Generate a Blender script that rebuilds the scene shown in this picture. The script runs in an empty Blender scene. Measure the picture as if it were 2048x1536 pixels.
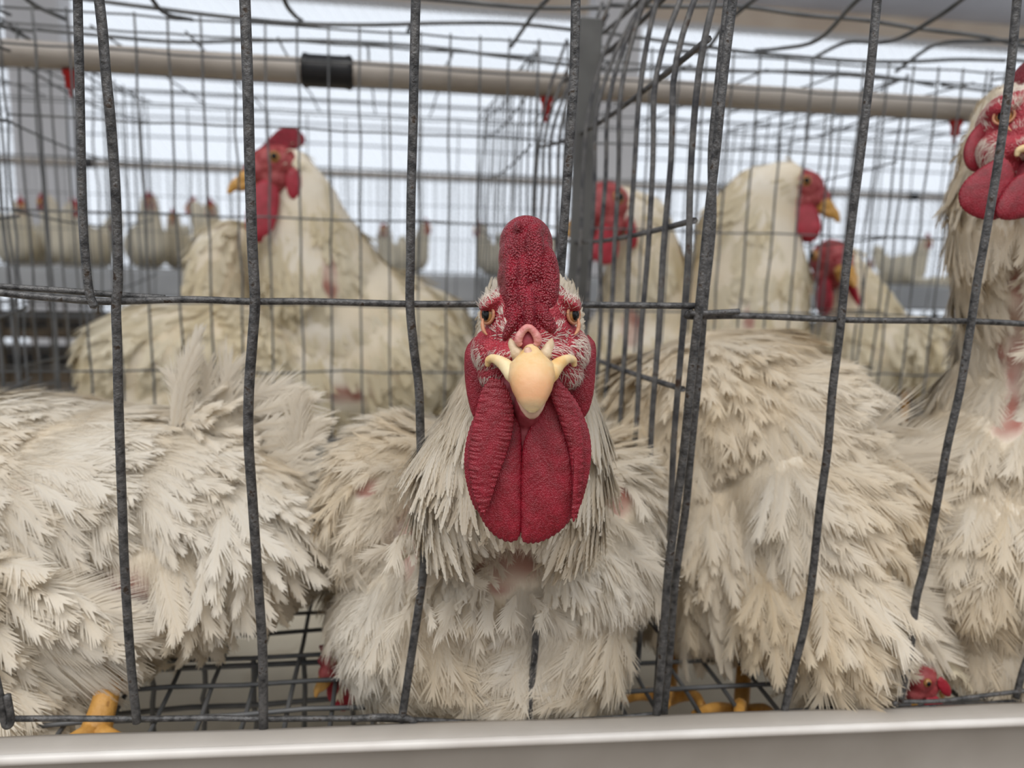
import bpy, math, random
import numpy as np
from mathutils import Vector, Matrix
random.seed(7)
RNG = np.random.default_rng(7)
C = bpy.context.scene.collection

# ------------------------------------------------------------ camera, world, light
F = 1600.0
def nrm(v): return v / np.linalg.norm(v)
YAW, PIT, ROLL = math.radians(8.9), math.atan(298 / F), 0.030
_f = np.array([math.sin(YAW) * math.cos(PIT), math.cos(YAW) * math.cos(PIT), -math.sin(PIT)])
_r = nrm(np.cross(_f, [0, 0, 1.0])); _u = np.cross(_r, _f)
CR = _r * math.cos(ROLL) + _u * math.sin(ROLL)
CU = -_r * math.sin(ROLL) + _u * math.cos(ROLL)
CF = _f
CAM = np.array([0.0, -0.315, 1.30])
cd = bpy.data.cameras.new('camera'); cam_o = bpy.data.objects.new('camera', cd); C.objects.link(cam_o)
cd.sensor_width = 36; cd.lens = 36 * F / 2048; cd.clip_start = 0.01; cd.clip_end = 60
M = Matrix.Identity(4)
for i in range(3):
    M[i][0], M[i][1], M[i][2], M[i][3] = CR[i], CU[i], -CF[i], CAM[i]
cam_o.matrix_world = M
cd.dof.use_dof = True; cd.dof.focus_distance = 0.272; cd.dof.aperture_fstop = 10.5
sc = bpy.context.scene
sc.camera = cam_o
sc.view_settings.view_transform = 'Standard'; sc.view_settings.look = 'None'
sc.view_settings.gamma = 1; sc.view_settings.exposure = 0.0
sc.cycles.use_denoising = True
sc.cycles.max_bounces = 8; sc.cycles.transparent_max_bounces = 16

w = bpy.data.worlds.new('sky'); sc.world = w; w.use_nodes = True
bg = w.node_tree.nodes['Background']
bg.inputs[0].default_value = (0.86, 0.92, 1.0, 1); bg.inputs[1].default_value = 1.08

def area(name, loc, target, sx, sy, power, col):
    l = bpy.data.lights.new(name, 'AREA'); l.shape = 'RECTANGLE'; l.size = sx; l.size_y = sy
    l.energy = power; l.color = col
    o = bpy.data.objects.new(name, l); C.objects.link(o); o.location = loc
    d = Vector(target) - Vector(loc); o.rotation_euler = d.to_track_quat('-Z', 'Y').to_euler()
    return o
area('fill_over_aisle', (-0.3, -0.85, 2.9), (0.05, 0.1, 1.2), 2.4, .9, 31, (1.0, 0.955, 0.90))  # added fill lamp, lights the near birds from above
area('fill_over_far_aisle', (0.8, 2.9, 2.86), (0.8, 3.4, 1.2), 5.0, 1.2, 24, (1.0, 0.97, 0.92))  # added fill lamp to brighten the rear birds and back wall

# ------------------------------------------------------------ coordinate helpers
def cam(px, py, d): return CAM + d * (CF + CR * (px - 1024) / F + CU * (768 - py) / F)
def ray(px, py): return CF + CR * (px - 1024) / F + CU * (768 - py) / F
def onY(px, py, Y):
    r = ray(px, py); return CAM + r * (Y - CAM[1]) / r[1]
def onZ(px, py, Z):
    r = ray(px, py); return CAM + r * (Z - CAM[2]) / r[2]
def proj(P):
    q = P - CAM; d = q @ CF
    return 1024 + F * (q @ CR) / d, 768 - F * (q @ CU) / d, d

# ------------------------------------------------------------ materials
def mat(name):
    m = bpy.data.materials.new(name); m.use_nodes = True
    nt = m.node_tree; b = nt.nodes['Principled BSDF']
    return m, nt, b
def N(nt, t, **kw):
    n = nt.nodes.new(t)
    for k, v in kw.items():
        if k in n.inputs: n.inputs[k].default_value = v
        else: setattr(n, k, v)
    return n
def simple(name, col, rough=0.6, metal=0.0, spec=0.5):
    m, nt, b = mat(name)
    b.inputs['Base Color'].default_value = (*col, 1); b.inputs['Roughness'].default_value = rough
    b.inputs['Metallic'].default_value = metal; b.inputs['Specular IOR Level'].default_value = spec
    return m
def noisy(name, c1, c2, scale, rough=0.6, metal=0.0, bump=0.0, detail=4, c3=None, lo=.35, hi=.65, spec=.5, bscale=None, bd=.001):
    m, nt, b = mat(name)
    tc = N(nt, 'ShaderNodeTexCoord'); n = N(nt, 'ShaderNodeTexNoise', Scale=scale, Detail=detail)
    nt.links.new(tc.outputs['Object'], n.inputs['Vector'])
    r = N(nt, 'ShaderNodeValToRGB'); nt.links.new(n.outputs['Fac'], r.inputs[0])
    r.color_ramp.elements[0].position = lo; r.color_ramp.elements[0].color = (*c1, 1)
    r.color_ramp.elements[1].position = hi; r.color_ramp.elements[1].color = (*c2, 1)
    if c3:
        e = r.color_ramp.elements.new(min(hi + .08, .99)); e.color = (*c3, 1)
    nt.links.new(r.outputs[0], b.inputs['Base Color'])
    b.inputs['Roughness'].default_value = rough; b.inputs['Metallic'].default_value = metal
    b.inputs['Specular IOR Level'].default_value = spec
    if bump:
        n2 = N(nt, 'ShaderNodeTexNoise', Scale=bscale or scale * 3, Detail=3.0)
        nt.links.new(tc.outputs['Object'], n2.inputs['Vector'])
        bp = N(nt, 'ShaderNodeBump', Strength=bump, Distance=bd)
        nt.links.new(n2.outputs['Fac'], bp.inputs['Height']); nt.links.new(bp.outputs[0], b.inputs['Normal'])
    return m

MAT = {}
MAT['wire'] = noisy('galvanised_wire', (.030, .030, .031), (.135, .132, .13), 300, .5, .45, .5, c3=(.05, .035, .025), lo=.3, hi=.62)
MAT['wire_far'] = noisy('dull_wire', (.075, .078, .08), (.15, .15, .15), 40, .6, .3)
MAT['wire_rust'] = noisy('rusty_wire', (.05, .05, .055), (.15, .145, .14), 120, .6, .35, .5, c3=(.06, .035, .022), lo=.35, hi=.62)
MAT['shaded_cream_plastic'] = noisy('shaded_cream_plastic', (.36, .325, .285), (.44, .405, .365), 14, .45, 0, .1, c3=(.40, .34, .27), lo=.4, hi=.66)  # trough face: its shade is put into a darker colour
MAT['rim'] = noisy('highlight_rim', (.60, .56, .52), (.74, .71, .67), 25, .35)  # edge highlight of the trough painted as a lighter plastic
MAT['belt'] = noisy('cream_belt', (.55, .49, .38), (.66, .60, .48), 9, .6, c3=(.4, .33, .22), hi=.6)
MAT['pipe'] = noisy('dusty_pipe', (.33, .29, .25), (.42, .38, .34), 8, .5)
MAT['black'] = simple('black_plastic', (.006, .006, .008), .5)
MAT['nipple'] = simple('red_plastic', (.45, .01, .01), .35)
MAT['steel'] = noisy('dull_steel', (.075, .074, .072), (.13, .13, .125), 25, .5, .4)
MAT['trough'] = noisy('grey_trough', (.26, .27, .28), (.34, .345, .35), 6, .5)
MAT['manure'] = noisy('brown_grime', (.05, .035, .02), (.12, .09, .06), 20, .9)
MAT['ceiling'] = noisy('pale_ceiling', (.62, .62, .66), (.72, .72, .76), 2, .8)
MAT['tan'] = noisy('tan_boards', (.74, .60, .47), (.86, .74, .60), 3, .8)
MAT['column'] = noisy('painted_column', (.80, .79, .80), (.86, .85, .86), 3, .7)
MAT['floor'] = noisy('concrete', (.20, .18, .16), (.32, .29, .26), 3, .9)
MAT['leg'] = noisy('yellow_leg', (.42, .20, .035), (.58, .30, .07), 120, .55, 0, .4, c3=(.3, .12, .03), bd=.002)
MAT['yellow_beak'] = noisy('orange_beak', (.55, .28, .06), (.65, .36, .10), 90, .4)
MAT['pupil'] = simple('pupil', (.003, .003, .003), .2, 0, .3)
MAT['iris'] = noisy('iris', (.34, .15, .045), (.46, .24, .08), 600, .15)
MAT['lid'] = noisy('eyelid', (.46, .19, .10), (.56, .28, .16), 500, .5, 0, .5, bd=.0004)
MAT['throat'] = noisy('dark_skin', (.22, .02, .03), (.38, .06, .08), 300, .5)

def beak_material():
    m, nt, b = mat('horn_beak')
    tc = N(nt, 'ShaderNodeTexCoord'); n = N(nt, 'ShaderNodeTexNoise', Scale=130.0, Detail=4.0)
    nt.links.new(tc.outputs['Object'], n.inputs[0])
    a = N(nt, 'ShaderNodeAttribute', attribute_name='tint')
    mx = N(nt, 'ShaderNodeMix', data_type='RGBA')
    r = N(nt, 'ShaderNodeValToRGB'); nt.links.new(n.outputs['Fac'], r.inputs[0])
    r.color_ramp.elements[0].position = .35; r.color_ramp.elements[0].color = (.70, .44, .17, 1)
    r.color_ramp.elements[1].position = .65; r.color_ramp.elements[1].color = (.80, .66, .40, 1)
    nt.links.new(a.outputs['Fac'], mx.inputs[0])
    nt.links.new(r.outputs[0], mx.inputs[6]); mx.inputs[7].default_value = (.62, .30, .14, 1)
    nt.links.new(mx.outputs[2], b.inputs['Base Color'])
    b.inputs['Roughness'].default_value = .42
    b.inputs['Subsurface Weight'].default_value = .15; b.inputs['Subsurface Scale'].default_value = .002
    n2 = N(nt, 'ShaderNodeTexNoise', Scale=420.0, Detail=4.0); nt.links.new(tc.outputs['Object'], n2.inputs[0])
    bp = N(nt, 'ShaderNodeBump', Strength=.35, Distance=.0006)
    nt.links.new(n2.outputs['Fac'], bp.inputs['Height']); nt.links.new(bp.outputs[0], b.inputs['Normal'])
    return m
MAT['beak'] = beak_material()
MAT['beak_low'] = noisy('pink_beak', (.60, .36, .26), (.66, .46, .33), 200, .4, 0, .3, bd=.0005)
MAT['cere'] = noisy('pink_cere', (.55, .17, .16), (.68, .34, .30), 400, .5, 0, .5, bd=.0006)
MAT['horn'] = noisy('pale_horn', (.52, .38, .24), (.64, .52, .36), 300, .5, 0, .3, bd=.0006)

def red_skin(name, base, dark, scale, strength, dist, rough=.42, sheen=None):
    m, nt, b = mat(name)
    tc = N(nt, 'ShaderNodeTexCoord')
    v = N(nt, 'ShaderNodeTexVoronoi', Scale=scale); nt.links.new(tc.outputs['Object'], v.inputs['Vector'])
    n = N(nt, 'ShaderNodeTexNoise', Scale=scale * .12, Detail=5.0); nt.links.new(tc.outputs['Object'], n.inputs['Vector'])
    r = N(nt, 'ShaderNodeValToRGB'); nt.links.new(n.outputs['Fac'], r.inputs[0])
    r.color_ramp.elements[0].position = .3; r.color_ramp.elements[0].color = (*dark, 1)
    r.color_ramp.elements[1].position = .7; r.color_ramp.elements[1].color = (*base, 1)
    # worn, paler tips of the papillae, with highlights painted into the colour
    r2 = N(nt, 'ShaderNodeValToRGB'); nt.links.new(v.outputs['Distance'], r2.inputs[0])
    r2.color_ramp.elements[0].position = .0; r2.color_ramp.elements[0].color = (1, 1, 1, 1)
    r2.color_ramp.elements[1].position = .45; r2.color_ramp.elements[1].color = (0, 0, 0, 1)
    mm = N(nt, 'ShaderNodeMath', operation='MULTIPLY'); nt.links.new(r2.outputs[0], mm.inputs[0]); mm.inputs[1].default_value = (sheen or 0)
    mx = N(nt, 'ShaderNodeMix', data_type='RGBA'); nt.links.new(mm.outputs[0], mx.inputs[0])
    nt.links.new(r.outputs[0], mx.inputs[6]); mx.inputs[7].default_value = (.62, .20, .24, 1)
    nt.links.new(mx.outputs[2], b.inputs['Base Color'])
    b.inputs['Roughness'].default_value = rough
    b.inputs['Specular IOR Level'].default_value = .45
    b.inputs['Subsurface Weight'].default_value = .12; b.inputs['Subsurface Scale'].default_value = .0015
    b.inputs['Subsurface Radius'].default_value = (1, .2, .1)
    bp = N(nt, 'ShaderNodeBump', Strength=strength, Distance=dist, invert=True)
    ad = N(nt, 'ShaderNodeMath', operation='ADD')
    m2 = N(nt, 'ShaderNodeMath', operation='MULTIPLY'); nt.links.new(n.outputs['Fac'], m2.inputs[0]); m2.inputs[1].default_value = 1.2
    nt.links.new(v.outputs['Distance'], ad.inputs[0]); nt.links.new(m2.outputs[0], ad.inputs[1])
    nt.links.new(ad.outputs[0], bp.inputs['Height']); nt.links.new(bp.outputs[0], b.inputs['Normal'])
    return m
MAT['comb'] = red_skin('comb_skin', (.28, .007, .022), (.15, .002, .008), 1500, 1.0, .0007, .33, .75)
MAT['wattle'] = red_skin('wattle_skin', (.27, .006, .021), (.16, .002, .008), 2200, .6, .0003, .40, .28)
MAT['face'] = red_skin('face_skin', (.40, .028, .045), (.26, .010, .022), 1300, .9, .0005, .5, .35)
MAT['red_far'] = noisy('red_flesh', (.28, .008, .018), (.40, .02, .04), 120, .5, 0, .4, bd=.001)
MAT['face_far'] = noisy('far_face', (.24, .018, .022), (.42, .09, .09), 160, .55, 0, .4, bd=.001)
MAT['skin_pink'] = noisy('bare_skin', (.50, .20, .17), (.62, .34, .28), 150, .6, 0, .6, bd=.001)

def feather_mat(name, white, cream, trans=.22):
    m, nt, b = mat(name)
    a = N(nt, 'ShaderNodeAttribute', attribute_name='tint')
    p = N(nt, 'ShaderNodeAttribute', attribute_name='pink')
    mx = N(nt, 'ShaderNodeMix', data_type='RGBA'); nt.links.new(a.outputs['Fac'], mx.inputs[0])
    mx.inputs[6].default_value = (*white, 1); mx.inputs[7].default_value = (*cream, 1)
    m2 = N(nt, 'ShaderNodeMix', data_type='RGBA'); nt.links.new(p.outputs['Fac'], m2.inputs[0])
    nt.links.new(mx.outputs[2], m2.inputs[6]); m2.inputs[7].default_value = (.36, .15, .12, 1)
    nt.links.new(m2.outputs[2], b.inputs['Base Color']); b.inputs['Roughness'].default_value = .7
    b.inputs['Specular IOR Level'].default_value = .2
    t = N(nt, 'ShaderNodeBsdfTranslucent'); nt.links.new(m2.outputs[2], t.inputs[0])
    s = N(nt, 'ShaderNodeMixShader'); s.inputs[0].default_value = trans
    nt.links.new(b.outputs[0], s.inputs[1]); nt.links.new(t.outputs[0], s.inputs[2])
    nt.links.new(s.outputs[0], nt.nodes['Material Output'].inputs[0])
    return m
MAT['feather'] = feather_mat('white_feather', (.85, .80, .71), (.72, .58, .37), .42)
MAT['down'] = feather_mat('body_down', (.82, .77, .68), (.72, .58, .37), .0)
MAT['feather_far'] = feather_mat('cream_feather', (.86, .80, .66), (.76, .64, .40), .3)

# ------------------------------------------------------------ object helpers
def tag(o, label=None, cat=None, group=None, kind=None):
    if label: o['label'] = label
    if cat: o['category'] = cat
    if group: o['group'] = group
    if kind: o['kind'] = kind
    return o
def empty(name, loc, label=None, cat=None, group=None):
    o = bpy.data.objects.new(name, None); C.objects.link(o); o.location = loc
    o.empty_display_size = .02
    return tag(o, label, cat, group)
def link(name, me, material, parent=None):
    o = bpy.data.objects.new(name, me); C.objects.link(o)
    if material is not None:
        me.materials.clear(); me.materials.append(material)
    if parent is not None:
        o.parent = parent
        if parent.type == 'EMPTY':
            o.matrix_parent_inverse = Matrix.Translation(-parent.location)
    return o
def mesh_np(name, V, Q, smooth=True, attrs=None):
    """V (n,3), Q (m,4) quads or (m,3) tris."""
    V = np.asarray(V, dtype=np.float32); Q = np.asarray(Q, dtype=np.int32)
    me = bpy.data.meshes.new(name); k = Q.shape[1]
    me.vertices.add(len(V)); me.vertices.foreach_set('co', V.ravel())
    me.loops.add(len(Q) * k); me.loops.foreach_set('vertex_index', Q.ravel())
    me.polygons.add(len(Q)); me.polygons.foreach_set('loop_start', np.arange(0, len(Q) * k, k, dtype=np.int32))
    if smooth: me.polygons.foreach_set('use_smooth', np.ones(len(Q), dtype=bool))
    me.update(calc_edges=True)
    for an, av in (attrs or {}).items():
        at = me.attributes.new(an, 'FLOAT', 'POINT'); at.data.foreach_set('value', np.asarray(av, dtype=np.float32))
    return me

class Tubes:
    def __init__(s): s.V = []; s.Q = []; s.n = 0
    def add(s, pts, r, sides=8, cap=True):
        P = np.array(pts, float); n = len(P)
        R = np.full(n, r) if np.isscalar(r) else np.array(r, float)
        if len(R) != n: R = np.interp(np.linspace(0, 1, n), np.linspace(0, 1, len(R)), R)
        T = np.gradient(P, axis=0); T /= np.linalg.norm(T, axis=1)[:, None] + 1e-12
        a = np.array([0, 0, 1.0]) if abs(T[0][2]) < .9 else np.array([1.0, 0, 0])
        Nn = np.zeros_like(P); cur = nrm(np.cross(T[0], a))
        for i in range(n):
            cur = nrm(cur - T[i] * (cur @ T[i])); Nn[i] = cur
        B = np.cross(T, Nn); th = np.arange(sides) * 2 * math.pi / sides
        ring = (P[:, None] + R[:, None, None] * (np.cos(th)[None, :, None] * Nn[:, None] + np.sin(th)[None, :, None] * B[:, None]))
        s.V.append(ring.reshape(-1, 3))
        i = np.arange(n - 1)[:, None] * sides; j = np.arange(sides)[None]; j2 = (j + 1) % sides
        q = np.stack([i + j, i + j2, i + sides + j2, i + sides + j], -1).reshape(-1, 4) + s.n
        s.Q.append(q); base = s.n; s.n += n * sides
        if cap:
            for e, k in ((0, 0), (n - 1, 1)):
                s.V.append(P[e][None] + (T[e] * R[e] * .5 * (1 if k else -1))[None]); c = s.n; s.n += 1
                o = base + e * sides
                qq = [[o + a, o + (a + 1) % sides, c, c] for a in range(sides)]
                # degenerate-free caps: use pairs
                qq = [[o + a, o + (a + 1) % sides, o + (a + 2) % sides, c] for a in range(0, sides, 2)]
                s.Q.append(np.array(qq))
    def mesh(s, name): return mesh_np(name, np.concatenate(s.V), np.concatenate(s.Q))

def spline(pts, n=8):
    P = np.array(pts, float)
    if len(P) < 3: return P
    P2 = np.vstack([2 * P[0] - P[1], P, 2 * P[-1] - P[-2]]); out = []
    for i in range(len(P) - 1):
        a, b, c, d = P2[i:i + 4]
        for t in np.linspace(0, 1, n, endpoint=False):
            out.append(.5 * ((2 * b) + (c - a) * t + (2 * a - 5 * b + 4 * c - d) * t * t + (3 * b - a - 3 * c + d) * t ** 3))
    out.append(P[-1]); return np.array(out)
def tube_obj(name, pts, r, material, parent=None, sides=10, n=8):
    t = Tubes(); P = spline(pts, n)
    if not np.isscalar(r):
        r = np.interp(np.linspace(0, 1, len(P)), np.linspace(0, 1, len(r)), r)
    t.add(P, r, sides); return link(name, t.mesh(name), material, parent)
def box_mesh(name, lo, hi, bevel=0.0):
    import bmesh
    bm = bmesh.new(); bmesh.ops.create_cube(bm, size=1)
    lo = Vector(lo); hi = Vector(hi)
    for v in bm.verts: v.co = Vector([lo[i] + (v.co[i] + .5) * (hi[i] - lo[i]) for i in range(3)])
    if bevel: bmesh.ops.bevel(bm, geom=bm.edges[:], offset=bevel, segments=3, affect='EDGES', profile=.5)
    me = bpy.data.meshes.new(name); bm.to_mesh(me); bm.free(); return me

# unit sphere template for blobs
def _usphere(nu=20, nv=12):
    V = [(0, 0, 1)]
    for i in range(1, nv):
        a = math.pi * i / nv
        for j in range(nu):
            b = 2 * math.pi * j / nu; V.append((math.sin(a) * math.cos(b), math.sin(a) * math.sin(b), math.cos(a)))
    V.append((0, 0, -1)); T = []
    for j in range(nu): T.append((0, 1 + j, 1 + (j + 1) % nu))
    for i in range(nv - 2):
        for j in range(nu):
            a = 1 + i * nu + j; b = 1 + i * nu + (j + 1) % nu; T += [(a, a + nu, b + nu), (a, b + nu, b)]
    l = len(V) - 1
    for j in range(nu): T.append((l, l - nu + (j + 1) % nu, l - nu + j))
    return np.array(V), np.array(T)
SV, ST = _usphere()
def blob_mesh(name, blobs, voxel, smooth=8, factor=.5):
    """blobs: (4x4 numpy) transforms of a unit sphere -> one continuous skin"""
    V = []; T = []; n = 0
    for B in blobs:
        V.append(SV @ B[:3, :3].T + B[:3, 3]); T.append(ST + n); n += len(SV)
    me = mesh_np('tmp', np.concatenate(V), np.concatenate(T))
    o = bpy.data.objects.new('tmp', me); C.objects.link(o)
    md = o.modifiers.new('r', 'REMESH'); md.mode = 'VOXEL'; md.voxel_size = voxel
    ms = o.modifiers.new('s', 'SMOOTH'); ms.factor = factor; ms.iterations = smooth
    dg = bpy.context.evaluated_depsgraph_get(); dg.update()
    out = bpy.data.meshes.new_from_object(o.evaluated_get(dg)); out.name = name
    bpy.data.objects.remove(o); bpy.data.meshes.remove(me)
    out.polygons.foreach_set('use_smooth', np.ones(len(out.polygons), dtype=bool))
    return out
def bl(px, py, d, rx, rz, ry, rot=0.0):
    """blob seen at a pixel: radii rx, rz in pixels at that distance, ry metres deep, rot degrees in the picture plane"""
    s = d / F; B = np.eye(4); c, q = math.cos(math.radians(rot)), math.sin(math.radians(rot))
    X = CR * c - CU * q; Z = CR * q + CU * c
    B[:3, 0] = X * rx * s; B[:3, 1] = CF * ry; B[:3, 2] = Z * rz * s; B[:3, 3] = cam(px, py, d); return B
def chain(pts, step=.35):
    """row of blobs between key blobs (px,py,d,r) - for necks"""
    out = []
    for a, b in zip(pts[:-1], pts[1:]):
        k = 5
        for t in np.linspace(0, 1, k):
            p = [a[i] * (1 - t) + b[i] * t for i in range(4)]; out.append(bl(p[0], p[1], p[2], p[3], p[3], p[3] * p[2] / F))
    return out
def mesh_arrays(me):
    V = np.empty(len(me.vertices) * 3, dtype=np.float32); me.vertices.foreach_get('co', V); V = V.reshape(-1, 3).astype(float)
    me.calc_loop_triangles()
    T = np.empty(len(me.loop_triangles) * 3, dtype=np.int32); me.loop_triangles.foreach_get('vertices', T); T = T.reshape(-1, 3)
    VN = np.empty(len(me.vertices) * 3, dtype=np.float32); me.vertices.foreach_get('normal', VN); VN = VN.reshape(-1, 3).astype(float)
    return V, T, VN

# ------------------------------------------------------------ feathers
def scatter(me, density, rng):
    V, T, VN = mesh_arrays(me)
    a, b, c = V[T[:, 0]], V[T[:, 1]], V[T[:, 2]]
    ar = .5 * np.linalg.norm(np.cross(b - a, c - a), axis=1)
    n = int(ar.sum() * density)
    idx = rng.choice(len(T), n, p=ar / ar.sum())
    u = rng.random(n); v = rng.random(n); f = u + v > 1; u[f] = 1 - u[f]; v[f] = 1 - v[f]
    P = a[idx] + u[:, None] * (b - a)[idx] + v[:, None] * (c - a)[idx]
    Nn = VN[T[idx, 0]] * (1 - u - v)[:, None] + VN[T[idx, 1]] * u[:, None] + VN[T[idx, 2]] * v[:, None]
    Nn /= np.linalg.norm(Nn, axis=1)[:, None] + 1e-9
    return P, Nn
def wob(P, s, seed=0):
    r = np.random.default_rng(seed); out = 0
    for k in range(5):
        d = r.normal(size=3); d /= np.linalg.norm(d); out = out + np.sin((P @ d) * s * (1 + .6 * k) + r.random() * 6.28) / (1 + .5 * k)
    return out / 2.2
def feathers(P, T, Nn, L, W, bend, nb=12, fluff=.25, rng=RNG, tint=None, bw=.8, seg=2, tipang=18, baseang=48, shaft=True, start=.06, vane=.62, BN=None):
    """Barbed feathers. P root, T direction, Nn up, L,W per feather, bend (n,3) vector added as s^2*L."""
    n = len(P); L = np.broadcast_to(L, n).astype(float); W = np.broadcast_to(W, n).astype(float)
    s = np.linspace(start, 1, nb)                                  # root position of barbs
    s2 = np.concatenate([s, s]); side = np.concatenate([np.ones(nb), -np.ones(nb)]); m = 2 * nb
    R0 = P[:, None] + L[:, None, None] * (s2[None, :, None] * T[:, None] + (s2 ** 2)[None, :, None] * bend[:, None])
    Td = T[:, None] + 2 * s2[None, :, None] * bend[:, None]; Td /= np.linalg.norm(Td, axis=2)[..., None]
    Bv = np.cross(Td, Nn[:, None]); Bv /= np.linalg.norm(Bv, axis=2)[..., None] + 1e-9
    Nd = np.cross(Bv, Td)
    if BN is None: BN = Nn
    a0 = np.radians(baseang + (tipang - baseang) * s2 ** .8)
    clump = np.repeat(rng.normal(size=(n, (m + 3) // 4)), 4, axis=1)[:, :m]
    ang = a0[None, :] * (1 + fluff * (.22 * rng.normal(size=(n, m)) + .4 * clump))
    prof = np.maximum(np.sin(np.pi * np.clip(s2, 0, 1) ** .75 * .90 + .14) ** .7, .25)
    bl_ = W[:, None] * .5 * prof[None] / np.maximum(np.sin(a0), .38)[None] * (1 + fluff * (.3 * rng.normal(size=(n, m)) + .4 * clump))
    bl_ = np.abs(bl_) * 1.25 + 1e-5
    D = np.cos(ang)[..., None] * Td + (np.sin(ang) * side[None])[..., None] * Bv
    D = D + Nd * (fluff * (.09 * rng.normal(size=(n, m)) + .10 * clump))[..., None] - Nd * .04
    Wd = np.cross(D, Nd); Wd /= np.linalg.norm(Wd, axis=2)[..., None] + 1e-9
    hw = (L[:, None] * (1 - start) / nb) * .5 * bw * np.ones((1, m))
    ts = np.linspace(0, 1, seg + 1); wf = {1: [1, .18], 2: [1, .8, .10], 3: [1, .85, .6, .08]}[seg]
    cur = fluff * rng.normal(size=(n, m, 1)) * .2
    rows = []; nrows = []
    for t, f in zip(ts, wf):
        c = R0 + D * (bl_ * t)[..., None] + (Td * .25 * t * t - Nd * .06 * t * t + Bv * cur * t * t) * bl_[..., None] + Nd * .00012
        rows.append(c - Wd * (hw * f)[..., None]); rows.append(c + Wd * (hw * f)[..., None])
        nn = Nd * .3 + BN[:, None] * 1.0 + Bv * (side[None, :, None] * .22 * t)
        nrows += [nn, nn]
    A = np.stack(rows, 2); NA = np.stack(nrows, 2)
    k = 2 * (seg + 1); V = A.reshape(-1, 3); base = np.arange(n * m)[:, None] * k
    Q = np.concatenate([base + np.array([[2 * i, 2 * i + 1, 2 * i + 3, 2 * i + 2]]) for i in range(seg)])
    if tint is None: tint = np.zeros(n)
    Vs = [V]; Ns = [NA.reshape(-1, 3)]; Qs = [Q]; ts_ = [np.repeat(tint, m * k)]; nv = len(V)
    def strip(q, half, lift, drop, add):
        nonlocal nv
        K = len(q)
        c = P[:, None] + L[:, None, None] * (q[None, :, None] * T[:, None] + (q ** 2)[None, :, None] * bend[:, None])
        td = T[:, None] + 2 * q[None, :, None] * bend[:, None]; td /= np.linalg.norm(td, axis=2)[..., None]
        b0 = np.cross(td, Nn[:, None]); b0 /= np.linalg.norm(b0, axis=2)[..., None] + 1e-9
        u0 = np.cross(b0, td); c = c + u0 * lift
        l = c - b0 * half[..., None] - u0 * (half * drop)[..., None]; r = c + b0 * half[..., None] - u0 * (half * drop)[..., None]
        rr = np.stack([l, c, r], 2).reshape(-1, 3)
        nb_ = u0 * .3 + BN[:, None] * 1.0
        nn = np.stack([nb_ - b0 * .25, nb_, nb_ + b0 * .25], 2).reshape(-1, 3)
        bs = np.arange(n)[:, None] * 3 * K + nv; qq = []
        for i in range(K - 1):
            for j in (0, 1): qq.append([3 * i + j, 3 * i + j + 1, 3 * i + 3 + j + 1, 3 * i + 3 + j])
        Qs.append(np.concatenate([bs + np.array([x]) for x in qq])); Vs.append(rr); Ns.append(nn)
        ts_.append(np.repeat(np.clip(tint + add, 0, 1), 3 * K)); nv += len(rr)
    if vane > 0:
        q = np.linspace(0.02, .97, 7); pf = np.maximum(np.sin(np.pi * q ** .75 * .90 + .14) ** .7, .12); pf[-1] *= .12; pf[-2] *= .7; pf[0] *= .5
        strip(q, W[:, None] * .5 * vane * pf[None], -.00003, .07, 0)
    if shaft:
        strip(np.linspace(0, .94, 5), np.minimum(L * .006, .00016)[:, None] * np.linspace(1.3, .3, 5)[None], .0002, 0, .25)
    return np.concatenate(Vs).astype(np.float32), np.concatenate(Qs).astype(np.int32), np.concatenate(ts_).astype(np.float32), np.concatenate(Ns).astype(np.float32)
def strands(P, T, Nn, L, wid, bend, tint, BN):
    n = len(P); q = np.linspace(0, 1, 3)
    c = P[:, None] + L[:, None, None] * (q[None, :, None] * T[:, None] + (q ** 2)[None, :, None] * bend[:, None])
    b0 = np.cross(T, Nn); b0 /= np.linalg.norm(b0, axis=1)[:, None] + 1e-9
    h = wid[:, None, None] * .5 * np.array([1, .8, .1])[None, :, None]
    rr = np.stack([c - b0[:, None] * h, c + b0[:, None] * h], 2).reshape(-1, 3)
    bs = np.arange(n)[:, None] * 6
    Q = np.concatenate([bs + np.array([[2 * i, 2 * i + 1, 2 * i + 3, 2 * i + 2]]) for i in range(2)])
    return rr, Q, np.repeat(tint, 6), np.repeat(BN, 6, axis=0)
def merge(parts):
    V = []; Q = []; A = []; M_ = []; n = 0
    for v, q, a, m in parts: V.append(v); Q.append(q + n); A.append(a); M_.append(m); n += len(v)
    return np.concatenate(V), np.concatenate(Q), np.concatenate(A), np.concatenate(M_)
def idw(px, py, ctl, power=2.5):
    ctl = np.array(ctl, float); d2 = (px[:, None] - ctl[None, :, 0]) ** 2 + (py[:, None] - ctl[None, :, 1]) ** 2 + 60
    w_ = d2 ** (-power / 2); w_ /= w_.sum(1)[:, None]; return w_ @ ctl[:, 2:]
def patchmask(px, py, patches):
    m = np.zeros(len(px))
    for x, y, rx, ry in patches: m = np.maximum(m, np.clip(1.5 - np.sqrt(((px - x) / rx) ** 2 + ((py - y) / ry) ** 2) * 1.0 - .0, 0, 1) * 1.0)
    return np.clip(m * 1.6, 0, 1)
LIFT = .20
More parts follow.
